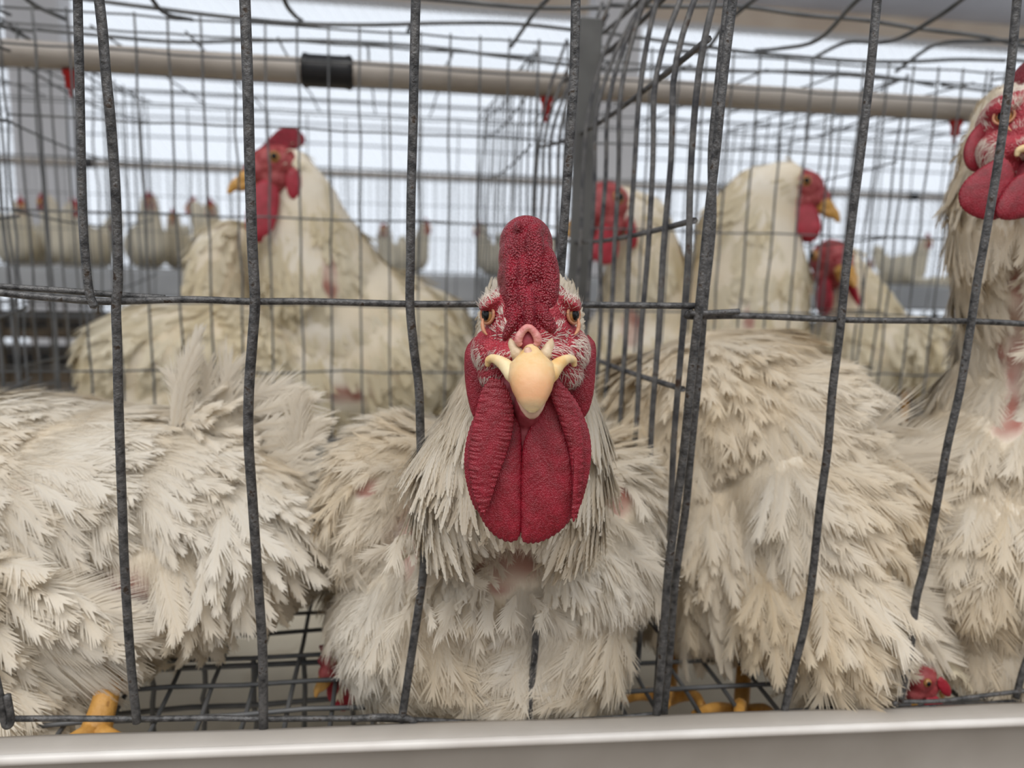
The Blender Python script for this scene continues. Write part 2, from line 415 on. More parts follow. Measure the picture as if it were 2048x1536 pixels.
def plumage(name, me, root, ctl, density, seed=1, nb=12, fluff=.3, patches=(), tintbase=.15, tintamp=.35, extra=(), matname='feather', seg=1, jit=.18, region=None, tintfn=None, strand=0, vane=.55, ta=18, down=0, dlift=1.0):
    rng = np.random.default_rng(seed)
    P, Nn = scatter(me, density, rng)
    px, py, d = proj(P)
    c = idw(px, py, ctl)                                            # dx dy L W lift dens
    keep = rng.random(len(P)) < c[:, 5]
    away = ((P - CAM) * Nn).sum(1) / np.linalg.norm(P - CAM, axis=1) > .35
    keep &= ~(away & (rng.random(len(P)) > .18))
    bald = patchmask(px, py, patches) if len(patches) else np.zeros(len(P))
    keep &= rng.random(len(P)) > bald * 1.0
    if region is not None: keep &= region(px, py, d)
    P, Nn, c, px, py = P[keep], Nn[keep], c[keep], px[keep], py[keep]
    n = len(P)
    dirs = c[:, 0:1] * CR + -c[:, 1:2] * CU
    dirs = dirs - Nn * (dirs * Nn).sum(1)[:, None]
    dirs /= np.linalg.norm(dirs, axis=1)[:, None] + 1e-9
    j = rng.normal(size=(n, 3)) * jit; j -= Nn * (j * Nn).sum(1)[:, None]
    cl = np.stack([wob(P, 90, seed + 1), wob(P, 90, seed + 2), wob(P, 90, seed + 3)], 1) * jit * .8
    dirs = dirs + j + cl
    lift = c[:, 4] * LIFT * (.5 + rng.random(n))
    T = dirs + Nn * lift[:, None]; T /= np.linalg.norm(T, axis=1)[:, None]
    U = Nn - T * (Nn * T).sum(1)[:, None]; U /= np.linalg.norm(U, axis=1)[:, None]
    L = c[:, 2] * .001 * (.7 + .6 * rng.random(n)); W = c[:, 3] * .00085 * (.75 + .5 * rng.random(n))
    if len(patches):
        ok = np.ones(n, bool)
        for q_ in (.45, .8):
            xx, yy, _d = proj(P + T * (L * q_)[:, None]); ok &= rng.random(n) > patchmask(xx, yy, patches)
        P, Nn, c, px, py, T, U, L, W, lift = [a_[ok] for a_ in (P, Nn, c, px, py, T, U, L, W, lift)]; n = len(P)
    bend = -U * (lift * .55 + .03)[:, None] + np.cross(T, U) * (rng.normal(size=n) * .12)[:, None]
    tint = np.clip(tintbase + tintamp * wob(P, 60, seed) + .06 * rng.normal(size=n), 0, 1)
    if tintfn is not None: tint = np.clip(tint + tintfn(px, py), 0, 1)
    if strand: parts = [strands(P, T, U, L, W * strand, bend, tint, Nn * .7 + U * .5)]
    else: parts = [feathers(P, T, U, L, W, bend, nb, fluff, rng, tint, seg=seg, BN=Nn, vane=vane, tipang=ta)]
    if down and not strand:
        P2, N2 = scatter(me, down, rng); x2, y2, d2 = proj(P2); c2 = idw(x2, y2, ctl)
        away2 = ((P2 - CAM) * N2).sum(1) / np.linalg.norm(P2 - CAM, axis=1) > .2
        k2 = ~away2 & (rng.random(len(P2)) > (patchmask(x2, y2, patches) if len(patches) else 0)) & (rng.random(len(P2)) < c2[:, 5])
        if region is not None: k2 &= region(x2, y2, d2)
        P2, N2, c2 = P2[k2], N2[k2], c2[k2]; m2 = len(P2)
        dd = c2[:, 0:1] * CR - c2[:, 1:2] * CU; dd = dd - N2 * (dd * N2).sum(1)[:, None]; dd /= np.linalg.norm(dd, axis=1)[:, None] + 1e-9
        cl2 = np.stack([wob(P2, 160, seed + 1), wob(P2, 160, seed + 2), wob(P2, 160, seed + 3)], 1) * jit * 1.6
        T2_ = dd + cl2 + rng.normal(size=(m2, 3)) * .12 + N2 * (.22 + .18 * rng.random(m2))[:, None] * dlift; T2_ /= np.linalg.norm(T2_, axis=1)[:, None]
        parts.append(strands(P2 + N2 * .0006, T2_, N2, (.45 + .5 * rng.random(m2)) * np.minimum(c2[:, 2], 24) * .001 * .6, np.full(m2, .00016), -N2 * .22 * dlift + rng.normal(size=(m2, 3)) * .10, np.clip(tintbase + tintamp * wob(P2, 60, seed), 0, 1), N2))
    for e in extra: parts.append(e)
    V, Q, A, NN = merge(parts)
    me_ = mesh_np(name, V, Q, True, {'tint': A})
    NN = NN / (np.linalg.norm(NN, axis=1)[:, None] + 1e-9)
    me_.normals_split_custom_set_from_vertices(NN.astype(np.float32))
    return link(name, me_, MAT[matname], root)
def plume(p0, p1, sag, W, nb=40, fluff=.2, tint=.1, up=None, seg=2, seed=0, ta=18, ba=45, vane=.6):
    """one long feather from p0 to p1 (world), sag = vector displacement of the tip by curvature"""
    rng = np.random.default_rng(seed); p0 = np.array(p0); p1 = np.array(p1); sag = np.array(sag)
    L = np.linalg.norm(p1 - p0); v = (p1 - p0 - sag); T = v / L; b = sag / L
    Tn = nrm(T); up = -CF if up is None else np.array(up)
    U = up - Tn * (up @ Tn); U = nrm(U)
    return feathers(p0[None], T[None], U[None], np.array([L]), np.array([W]), b[None], nb, fluff, rng, np.array([tint]), seg=seg, tipang=ta, baseang=ba, bw=.85, vane=vane)

def skin_attrs(me, patches=(), tb=.25, seed=3, tintfn=None):
    V, T, VN = mesh_arrays(me); px, py, d = proj(V)
    pk = patchmask(px, py, patches) * np.clip(.75 + .35 * wob(V, 220, 9), 0, 1) if len(patches) else np.zeros(len(V))
    ti = np.clip(tb + .3 * wob(V, 60, seed), 0, 1)
    for n_, a in (('tint', ti), ('pink', pk)):
        at = me.attributes.new(n_, 'FLOAT', 'POINT'); at.data.foreach_set('value', a.astype(np.float32))

# ------------------------------------------------------------ fleshy lobes (wattles, lobes, combs seen flat)
def lobe(outline, frame, th=10, dish=0.0, center=None, wr=None, rings=22, na=220, edge=1.2, scallop=2.2, ns=46, off=0.0, tilt=(0, 0), warp=None, seed=0, fold=0.0):
    """pillow-shaped sheet from an outline in a plane. frame(x,z,y)->world; th half thickness"""
    O = spline(list(outline) + [outline[0]], 10)[:-1]
    cx, cz = center if center is not None else O.mean(0)
    seg = np.linalg.norm(np.diff(np.vstack([O, O[:1]]), axis=0), axis=1); s = np.concatenate([[0], np.cumsum(seg)])
    u = np.linspace(0, s[-1], na, endpoint=False)
    Ox = np.interp(u, s, np.append(O[:, 0], O[0, 0])); Oz = np.interp(u, s, np.append(O[:, 1], O[0, 1]))
    rs = np.sin(np.linspace(0, 1, rings) * math.pi / 2)[1:]
    a = np.arange(na) / na * 2 * math.pi
    V = []
    for sgn in (-1, 1):
        for r in rs:
            rr = r * (1 + (edge * .01 * scallop * np.abs(np.sin(a * ns / 2 + 1.3 * np.sin(a * 3)))) * r ** 8)
            x = cx + (Ox - cx) * rr; z = cz + (Oz - cz) * rr
            prof = np.sqrt(max(1 - r ** 2.6, 0))
            y = sgn * th * prof + dish * (r * r) + off + tilt[0] * (x - cx) + tilt[1] * (z - cz)
            y = y + (-fold) * math.exp(-((r - .86) / .09) ** 2) * (sgn < 0)
            if wr is not None and sgn < 0: y = y + wr(x, z, r, a)
            if warp is not None: y = y + warp(x, z)
            V.append(np.stack([x, y, z], 1))
    nr = len(rs); V = np.array(V).reshape(2, nr, na, 3)
    yc = off; c0 = np.array([[cx, -th + yc + (warp(cx, cz) if warp else 0), cz]]); c1 = np.array([[cx, th + yc + (warp(cx, cz) if warp else 0), cz]])
    allV = np.concatenate([V.reshape(-1, 3), c0, c1]); Q = []
    i = np.arange(nr - 1)[:, None]; j = np.arange(na)[None]; j2 = (j + 1) % na
    for sd in (0, 1):
        b = sd * nr * na
        q = np.stack([b + i * na + j, b + i * na + j2, b + (i + 1) * na + j2, b + (i + 1) * na + j], -1).reshape(-1, 4)
        Q.append(q if sd == 0 else q[:, ::-1])
    jj = np.arange(na); j2 = (jj + 1) % na; b1 = (nr - 1) * na; b2 = nr * na + b1
    Q.append(np.stack([b1 + jj, b1 + j2, b2 + j2, b2 + jj], -1))
    e = np.arange(0, na, 2)
    Q.append(np.stack([e, np.full_like(e, 2 * nr * na), (e + 2) % na, (e + 1) % na], -1))
    Q.append(np.stack([nr * na + e, nr * na + (e + 1) % na, nr * na + (e + 2) % na, np.full_like(e, 2 * nr * na + 1)], -1))
    return mesh_np('lobe', frame(allV), np.concatenate(Q))
def loft(rings, frame, na=32, tint=None, capr=True):
    """rings: list of (center(3), xhalf, vhalf, vdir(3), xdir(3), power)"""
    V = []; a = np.arange(na) / na * 2 * math.pi
    for c, rx, rv, vd, xd, pw in rings:
        ca = np.sign(np.cos(a)) * np.abs(np.cos(a)) ** pw; sa = np.sign(np.sin(a)) * np.abs(np.sin(a)) ** pw
        V.append(np.array(c)[None] + rx * ca[:, None] * np.array(xd)[None] + rv * sa[:, None] * np.array(vd)[None])
    n = len(rings); V = np.array(V).reshape(-1, 3)
    i = np.arange(n - 1)[:, None]; j = np.arange(na)[None]; j2 = (j + 1) % na
    Q = [np.stack([i * na + j, i * na + j2, (i + 1) * na + j2, (i + 1) * na + j], -1).reshape(-1, 4)]
    c0 = np.array(rings[0][0])[None]; c1 = np.array(rings[-1][0])[None]
    V = np.concatenate([V, c0, c1]); e = np.arange(0, na, 2)
    Q.append(np.stack([e, np.full_like(e, n * na), (e + 2) % na, (e + 1) % na], -1))
    Q.append(np.stack([(n - 1) * na + e, (n - 1) * na + (e + 1) % na, (n - 1) * na + (e + 2) % na, np.full_like(e, n * na + 1)], -1))
    at = None
    if tint is not None: at = {'tint': np.concatenate([np.repeat(tint, na), [tint[0], tint[-1]]])}
    return mesh_np('loft', frame(V), np.concatenate(Q), True, at)
def ellipsoid(c, r, frame, nu=28, nv=18):
    V, T = _usphere(nu, nv); V = V * np.array(r) + np.array(c); return mesh_np('ell', frame(V), T)

def head_frame(px, py, d, yaw=0.0, pitch=0.0, roll=0.0, scale=1.0, mirror=False):
    """local head units (x right, y away from beak, z up; 1 unit = 1 px at d when scale=1) -> world"""
    s = d / F * scale; o = cam(px, py, d)
    y_, p_, r_ = map(math.radians, (yaw, pitch, roll))
    Rz = np.array([[math.cos(y_), -math.sin(y_), 0], [math.sin(y_), math.cos(y_), 0], [0, 0, 1]])
    Rx = np.array([[1, 0, 0], [0, math.cos(p_), -math.sin(p_)], [0, math.sin(p_), math.cos(p_)]])
    Ry = np.array([[math.cos(r_), 0, math.sin(r_)], [0, 1, 0], [-math.sin(r_), 0, math.cos(r_)]])
    Bs = np.stack([CR, CF, CU], 1) @ Ry @ Rz @ Rx * s
    def fr(V): return np.asarray(V, float) @ Bs.T + o
    fr.B = Bs; fr.o = o; fr.s = s
    return fr
def hb(fr, c, r, R=None):
    B = np.eye(4); L = np.diag(r) if R is None else R @ np.diag(r)
    B[:3, :3] = fr.B @ L; B[:3, 3] = fr(np.array(c, float)); return B
def rotx(a):
    a = math.radians(a); return np.array([[1, 0, 0], [0, math.cos(a), -math.sin(a)], [0, math.sin(a), math.cos(a)]])
def roty(a):
    a = math.radians(a); return np.array([[math.cos(a), 0, math.sin(a)], [0, 1, 0], [-math.sin(a), 0, math.cos(a)]])


# ------------------------------------------------------------ the building
def struct(name, me, m): return tag(link(name, me, m), kind='structure')
YF = 5.0
struct('floor', box_mesh('floor', (-9, -3, -.1), (12, 9, 0)), MAT['floor'])
ztop = onY(1024, 32, YF)[2]
def screen_material():
    m, nt, b = mat('translucent_screen')
    tc = N(nt, 'ShaderNodeTexCoord')
    wv = N(nt, 'ShaderNodeTexWave', Scale=9.0, Distortion=2.0, Detail=2.0, wave_type='BANDS', bands_direction='DIAGONAL')
    nt.links.new(tc.outputs['Object'], wv.inputs[0])
    n = N(nt, 'ShaderNodeTexNoise', Scale=2.2, Detail=4.0); nt.links.new(tc.outputs['Object'], n.inputs[0])
    mp = N(nt, 'ShaderNodeMath', operation='MULTIPLY_ADD'); nt.links.new(wv.outputs['Fac'], mp.inputs[0]); mp.inputs[1].default_value = -.10; mp.inputs[2].default_value = .92
    m3 = N(nt, 'ShaderNodeMath', operation='MULTIPLY_ADD'); nt.links.new(n.outputs['Fac'], m3.inputs[0]); m3.inputs[1].default_value = -.22; nt.links.new(mp.outputs[0], m3.inputs[2])
    t = N(nt, 'ShaderNodeBsdfTransparent'); d = N(nt, 'ShaderNodeBsdfTranslucent', Color=(.9, .92, .95, 1))
    s = N(nt, 'ShaderNodeMixShader'); nt.links.new(m3.outputs[0], s.inputs[0])
    nt.links.new(d.outputs[0], s.inputs[1]); nt.links.new(t.outputs[0], s.inputs[2])
    nt.links.new(s.outputs[0], nt.nodes['Material Output'].inputs[0]); return m
MAT['screen'] = screen_material()
# white netting screen: a sagging, softly pleated sheet
nx, nz = 160, 90
gx = np.linspace(-7, 9.5, nx); gz = np.linspace(.15, ztop, nz); X, Z = np.meshgrid(gx, gz)
Yw = YF + .02 * np.sin(Z * 16 + .4 * np.sin(X * .7)) + .012 * np.sin(X * 9 + Z * 2)
V = np.stack([X, Yw, Z], -1).reshape(-1, 3); i = np.arange(nz - 1)[:, None] * nx; j = np.arange(nx - 1)[None]
Q = np.stack([i + j, i + j + 1, i + nx + j + 1, i + nx + j], -1).reshape(-1, 4)
struct('wall_back', mesh_np('wall_back', V, Q), MAT['screen'])
struct('trim_1', box_mesh('trim_1', (-7, YF - .03, ztop), (9.5, YF + .05, ztop + .035), .01), simple('white_rail', (.75, .74, .73), .6))
t = Tubes()
for k in range(4):
    z = onY(900, (185, 215, 262, 300)[k], YF - .12)[2]
    t.add(spline([(x, YF - .12, z + .004 * math.sin(x * 2 + k)) for x in np.linspace(-6, 9, 12)], 4), .010 if k < 2 else .006, 6)
tag(link('curtain_rope', t.mesh('curtain_rope'), simple('white_rope', (.50, .52, .56), .8)), 'pale horizontal cords strung across the bright white netting wall', 'cord')
struct('wall_upper', box_mesh('wall_upper', (-7, YF + .0, ztop + .035), (9.5, YF + .08, ztop + .17)), MAT['tan'])
struct('ceiling', box_mesh('ceiling', (-7, .3, ztop + .17), (9.5, YF + .2, ztop + .27)), MAT['ceiling'])
struct('light_block_front', box_mesh('light_block_front', (-5, -1.75, 0), (6, -1.7, 1.72)), MAT['tan'])  # unseen slab added behind the camera to block low light
for k, (xa, xb) in enumerate(((22, 132), (1182, 1275))):
    a = onY(xa, 250, YF - .45)[0]; b = onY(xb, 250, YF - .45)[0]
    me = box_mesh('column', (a, YF - .45, 0), (b, YF - .25, ztop + .17), .008)
    o = struct('trim_%d' % (k + 2), me, MAT['column'])

# ------------------------------------------------------------ cages
RW = .00125
ZT = 1.30 + .164; ZB = 1.30 - .218; YB = .40
XP = onY(1388, 750, 0)[0]           # partition between the two near cages
XL = onY(20, 300, YB)[0]; XR = XP + (XP - XL)
def wavy(P, amp, k=12, seed=0):
    P = np.array(P, float); n = 14; r = np.random.default_rng(seed)
    L = P[0][None] + np.linspace(0, 1, n)[:, None] * (P[1] - P[0])[None]
    o = r.normal(size=(n, 3)) * amp; o[0] = 0; o[-1] = 0
    return L + o
def grid(name, parent, lines, r, material, amp=.0006, seed=0, sides=6):
    t = Tubes()
    for k, (a, b) in enumerate(lines): t.add(wavy((a, b), amp, seed=seed * 1000 + k), r, sides)
    return link(name, t.mesh(name), material, parent)
rows = [ZT - .002] + [onY(700, y, YB)[2] for y in (128, 262, 440, 612, 745, 880)] + [ZB]
def back_lines(x0, x1, Y, sp=.025):
    L = [((x0, Y, z), (x1, Y, z)) for z in rows]
    x = x0
    while x <= x1 + 1e-4: L.append(((x, Y - .0025, ZB), (x, Y - .0025, ZT))); x += sp
    return L
def roof_lines(x0, x1, y0, y1, z, xs, ys): return [((x0, y, z), (x1, y, z)) for y in ys] + [((x, y0, z + .002), (x, y1, z + .002)) for x in xs]
def floor_lines(x0, x1, y0, y1, z):
    L = []; y = y0
    while y <= y1: L.append(((x0, y, z), (x1, y, z))); y += .025
    x = x0
    while x <= x1: L.append(((x, y0, z - .0025), (x, y1, z - .0025))); x += .0195
    return L
def bent_partition(name, parent, X, y0, y1, mat_, lean=1.0, sp=.021, r=.0012, z0=None, z1=None, seed=0):
    t = Tubes(); z0 = z0 or ZB; z1 = z1 or ZT; zb = 1.30 + .075; rg = np.random.default_rng(seed)
    y = y0; k = 0
    while y <= y1 + 1e-6:
        pts = []
        for z in np.linspace(z0, z1, 10):
            ex = max(0, (z - zb) / (z1 - zb)) ** 1.6 * .030 * lean * (1 + .3 * math.sin(k * 1.3))
            pts.append((X + ex + rg.normal() * .0008, y + rg.normal() * .0006, z))
        t.add(spline(pts, 4), r, 6); y += sp; k += 1
    for z in rows[:-1]:
        pts = [(X + max(0, (z - zb) / (z1 - zb)) ** 1.6 * .030 * lean + .0024, yy, z - .012 * math.sin((yy - y0) * 7)) for yy in np.linspace(y0, y1, 8)]
        t.add(spline(pts, 4), r, 6)
    return link(name, t.mesh(name), mat_, parent)

def fw(pts, r_px, Y=0.0, sides=12):
    """wire in the cage-front plane traced by its bends"""
    P = np.array([onY(x, y, Y) for x, y in pts]); return P, r_px * .2e-3
cageA = empty('wire_cage', ((XL + XP) / 2, YB / 2, ZB), 'near wire cage left of the thick upright, holding the rooster that faces out', 'cage', 'near row of wire cages')
cageB = empty('wire_cage', ((XR + XP) / 2, YB / 2, ZB), 'near wire cage right of the thick upright, holding two white birds', 'cage', 'near row of wire cages')
def add_front(cage, verts, horiz, name='front_panel'):
    fp = None
    for pts, r, Y in horiz:
        P, rr = fw(pts, r, Y - .0065); t = Tubes(); t.add(spline(P, 6), rr, 12)
        nm = 'front_panel' if fp is None else 'cross_wire'
        o = link(nm, t.mesh(nm), MAT['wire'], fp or cage); fp = fp or o
    for pts, r, Y in verts:
        P, rr = fw(pts, r, Y); tt = Tubes(); tt.add(spline(P, 6), rr, 12)
        link('upright_wire', tt.mesh('upright_wire'), MAT['wire'], fp)
YV = -.010
add_front(cageA,
  [([(155, -20), (160, 200), (163, 350), (168, 480), (178, 580), (189, 614)], 7.5, YV - .003),
   ([(196, -20), (205, 60), (212, 150), (222, 250), (232, 400), (236, 560), (232, 610), (235, 700), (237, 800), (244, 1000), (250, 1150), (262, 1330), (274, 1445)], 8.5, YV),
   ([(489, -20), (495, 150), (500, 350), (505, 500), (510, 600), (505, 680), (498, 780), (497, 880), (505, 1000), (515, 1150), (525, 1300), (527, 1462)], 9.5, YV),
   ([(832, -20), (828, 150), (826, 250), (822, 400), (821, 520), (820, 610), (828, 700), (838, 780), (842, 900), (850, 1010), (852, 1060), (846, 1150), (832, 1250), (820, 1330), (803, 1442)], 8.5, YV),
   ([(1152, -20), (1148, 150), (1138, 300), (1128, 450), (1120, 560), (1119, 618)], 9, YV),
   ([(1073, 1235), (1070, 1300), (1062, 1380), (1056, 1455)], 7.5, YV + .002),
   ([(-14, 1330), (2, 1400), (8, 1440), (14, 1452), (22, 1440), (14, 1390)], 7, YV)],
  [([(-20, 583), (60, 592), (130, 598), (200, 603), (260, 602), (380, 599), (500, 603), (620, 603), (820, 608), (1000, 608), (1200, 610), (1392, 612)], 6.5, 0),
   ([(-20, 572), (60, 577), (150, 583), (230, 590), (330, 596)], 6, .0035),
   ([(-20, 1438), (120, 1437), (280, 1438), (420, 1436), (520, 1438), (700, 1437), (830, 1440), (1000, 1446), (1200, 1438), (1320, 1428)], 6, 0),
   ([(-20, 1488), (120, 1486), (260, 1480), (420, 1472), (560, 1464), (700, 1458), (800, 1457), (828, 1448), (815, 1437), (760, 1434), (705, 1438)], 7, -.004)])
add_front(cageB,
  [([(1468, -20), (1447, 150), (1432, 300), (1415, 450), (1400, 600), (1383, 750), (1368, 900), (1352, 1020), (1336, 1150), (1325, 1300), (1312, 1438)], 9, YV),
   ([(1458, -20), (1439, 150), (1424, 300), (1424, 450), (1409, 600), (1397, 750), (1382, 900), (1371, 1020), (1352, 1150), (1340, 1300), (1327, 1438)], 8.5, .002),
   ([(1756, -20), (1740, 150), (1722, 300), (1705, 430), (1690, 560), (1680, 660), (1665, 780), (1655, 900), (1640, 1010), (1625, 1150), (1610, 1250), (1585, 1350), (1565, 1438)], 8.5, YV),
   ([(2036, -20), (2020, 150), (2000, 300), (1975, 450), (1955, 560), (1940, 660), (1920, 780), (1895, 890), (1875, 1000), (1850, 1130), (1832, 1200), (1820, 1300), (1800, 1402)], 8.5, YV),
   ([(2085, 1250), (2050, 1330), (2032, 1395)], 8, YV)],
  [([(1385, 622), (1375, 628), (1385, 633), (1500, 632), (1700, 640), (1950, 643), (2080, 650)], 6.5, 0),
   ([(1378, 627), (1420, 626), (1478, 623)], 6, -.003),
   ([(1320, 1436), (1450, 1432), (1560, 1430), (1700, 1424), (1800, 1418), (1900, 1412), (2080, 1400)], 6, 0),
   ([(2080, 1378), (1960, 1392), (1880, 1402), (1800, 1404), (1788, 1411), (1800, 1418), (1870, 1413)], 5, -.004)])
xs = [onZ(x, 10, ZT)[0] for x in (110, 350, 590, 830, 1070)]
ysr = [onZ(800, y, ZT)[1] for y in (-300, -120, -20, 46, 100)]
def roof(cage, x0, x1, xs, seed, raise_=0):
    t = Tubes(); rg = np.random.default_rng(seed)
    for k, y in enumerate(ysr):
        P = [(x, y + rg.normal() * .002, ZT + .005 * math.sin(x * 14 + k * 2) + rg.normal() * .001 + raise_) for x in np.linspace(x0, x1, 9)]
        t.add(spline(P, 5), .00165, 8)
    for k, x in enumerate(xs):
        P = [(x + rg.normal() * .003, y, ZT - .004 + .008 * math.sin(y * 30 + k) + rg.normal() * .001 + raise_) for y in np.linspace(0, YB, 8)]
        t.add(spline(P, 5), .0016, 8)
    return link('roof_panel', t.mesh('roof_panel'), MAT['wire_far'], cage)
roof(cageA, XL, XP + .03, xs, 1)
roof(cageB, XP + .03, XR, [onZ(x, 10, ZT)[0] for x in (1310, 1500, 1700, 1900, 2150)], 2)
for cg, a, b, sd in ((cageA, XL, XP, 3), (cageB, XP, XR, 4)):
    grid('back_panel', cg, back_lines(a, b, YB), .00095, MAT['wire_far'], seed=sd)
    grid('floor_panel', cg, floor_lines(a, b, .004, YB, ZB), .00115, MAT['wire_far'], seed=sd + 10, amp=.0004)
for a, b, sd, lb_ in ((XL - .45, XL - .004, 8, 'near wire cage beyond the left edge, only its back and roof in view'), (XR + .004, XR + .45, 9, 'near wire cage at the right edge, only its roof and back in view')):
    cc = empty('wire_cage', ((a + b) / 2, YB / 2, ZB), lb_, 'cage', 'near row of wire cages')
    roof(cc, a, b, list(np.arange(a + .06, b, .09)), sd)
    grid('back_panel', cc, back_lines(a, b, YB), .00095, MAT['wire_far'], seed=sd)
    grid('floor_panel', cc, floor_lines(a, b, .004, YB, ZB), .00115, MAT['wire_far'], seed=sd + 10, amp=.0004)
bent_partition('side_panel', cageA, XP + .001, .02, YB, MAT['wire_rust'], 1.0, .0285, .0014, seed=5)
bent_partition('side_panel', cageA, XL, .02, YB, MAT['wire_far'], .2, .024, seed=6)
bent_partition('side_panel', cageB, XR, .02, YB, MAT['wire_far'], .2, .024, seed=7)
# flat strip added in place of overlapping partition wires
a = onY(1130, 500, .24); b = onY(1174, 500, .24)
tag(link('wire_overlap_strip', box_mesh('wire_overlap_strip', (a[0] + .004, .24, ZB - .12), (b[0] + .004, .246, ZT - .02), .001), MAT['steel']), 'dull grey strip standing in for the overlapping partition wires', 'stand_in')

# rear row of cages, back to back with the near ones
YR0, YR1 = YB + .035, YB + .46
def rear_cage(x0, x1, label, seed):
    c = empty('wire_cage', ((x0 + x1) / 2, (YR0 + YR1) / 2, ZB), label, 'cage', 'second row of wire cages')
    grid('roof_panel', c, roof_lines(x0, x1, YR0, YR1, ZT - .006, np.arange(x0, x1, .075), np.linspace(YR0, YR1, 5)), .0010, MAT['wire_far'], seed=seed)
    L = []
    for z in np.linspace(ZB + .02, ZT - .01, 6): L.append(((x0, YR1, z), (x1, YR1, z)))
    for x in np.arange(x0, x1, .052): L.append(((x, YR1, ZB), (x, YR1, ZT - .01)))
    grid('front_panel', c, L, .0009, MAT['wire_far'], seed=seed + 1)
    grid('floor_panel', c, [((x0, y, ZB), (x1, y, ZB)) for y in np.arange(YR0, YR1, .04)] + [((x, YR0, ZB), (x, YR1, ZB)) for x in np.arange(x0, x1, .04)], .0012, MAT['wire_far'], seed=seed + 2)
    bent_partition('side_panel', c, x0, YR0, YR1, MAT['wire_far'], .1, .036, .0010, seed=seed + 3)
    return c
rx = [XL - .52, XL - .02, XP + .0, XR - .06, XR + .40]
rear_cage(rx[0], rx[1], 'second-row wire cage at the far left edge behind the crowded bars', 20)
rear_cage(rx[1], rx[2], 'second-row wire cage behind the left near cage, holding the rooster in profile facing left', 30)
rear_cage(rx[2], rx[3], 'second-row wire cage behind the right near cage, holding the bird facing right', 40)
rear_cage(rx[3], rx[4], 'second-row wire cage at the right edge behind the red-faced rooster', 50)

# drinker pipes
def pipe(y_px, Y, r, x0, x1, label, conns, nips, px_mid=700):
    z = onY(px_mid, y_px, Y)[2]
    root = empty('drinker_pipe', (x0, Y, z), label, 'pipe')
    t = Tubes(); t.add(np.array([(x, Y, z) for x in np.linspace(x0, x1, 20)]), r, 20); link('pipe', t.mesh('pipe'), MAT['pipe'], root)
    for px in conns:
        x = onY(px, y_px, Y)[0]; t = Tubes(); R = r * 1.28
        t.add(np.array([(x - r * 1.95, Y, z), (x - r * 1.8, Y, z), (x - r * 1.4, Y, z), (x + r * 1.4, Y, z), (x + r * 1.8, Y, z), (x + r * 1.95, Y, z)]), [R * .96, R * 1.08, R, R, R * 1.08, R * .96], 20)
        link('pipe_connector', t.mesh('pipe_connector'), MAT['black'], root)
    for px in nips:
        x = onY(px, y_px, Y)[0]; t = Tubes()
        t.add(np.array([(x, Y, z - r), (x, Y, z - r - .004), (x, Y, z - r - .005), (x, Y, z - r - .014), (x, Y, z - r - .015), (x, Y, z - r - .021)]), [.006, .006, .0045, .004, .0018, .0015], 12)
        nz_ = link('drinker_nipple', t.mesh('drinker_nipple'), MAT['nipple'], root)
    return root
pipe(146, YB + .0175, .0105, -.75, 1.6, 'beige drinker pipe with a black connector running above the second row of cages', (655,), (140, 1095, 1925))
pipe(352, 2.08, .0085, -2.4, 4.2, 'thin grey drinker pipe running along the far row of cages', (175, 1830), (), px_mid=800)

# manure belt and tray under the floors
tag(link('manure_belt', box_mesh('manure_belt', (XL - .5, -.02, ZB - .105), (XR + .4, YR1 + .05, ZB - .100)), MAT['belt']), 'cream manure belt seen through the mesh floor of the cages', 'belt')
low = empty('mesh_guard', (0, .09, ZB - .098), 'small upright wire mesh guard under the floor at lower left, above the cream belt', 'guard')
L = [((XL, .085, z), (XP, .085, z)) for z in np.linspace(ZB - .095, ZB - .008, 5)] + [((x, .085, ZB - .097), (x, .085, ZB - .004)) for x in np.arange(XL, XP, .0255)]
grid('mesh', low, L, .0014, MAT['wire_far'], seed=70)
# cream trough lip along the front
tr = Tubes()
Yt = -.022
pa = onY(-60, 1512, Yt); pb = onY(2110, 1432, Yt)
root = empty('feed_trough', (0, Yt, pa[2] - .03), 'cream plastic trough lip running along the bottom of the cage front', 'trough')
def trough_mesh():
    prof = [(.012, -.004), (.012, -.0005), (.008, .001), (.002, .0012), (-.0012, .0002), (-.0022, -.002), (-.0018, -.0042), (-.0008, -.0055), (-.001, -.03), (-.002, -.06), (.002, -.075), (.008, -.075), (.006, -.006)]
    V = []; nn = 24
    for k in range(nn):
        t_ = k / (nn - 1); c = pa * (1 - t_) + pb * t_
        for y, z in prof: V.append((c[0], c[1] + y, c[2] + z + .0003 * math.sin(k * .9)))
    m_ = len(prof); Q = [[k * m_ + a, k * m_ + (a + 1) % m_, (k + 1) * m_ + (a + 1) % m_, (k + 1) * m_ + a] for k in range(nn - 1) for a in range(m_)]
    return mesh_np('trough', V, Q)
link('lip', trough_mesh(), MAT['shaded_cream_plastic'], root)
rim = Tubes(); rim.add(np.array([pa * (1 - k) + pb * k + np.array([0, -.0016, -.0012]) for k in np.linspace(0, 1, 30)]), .0021, 12)
link('rim', rim.mesh('rim'), MAT['rim'], root)

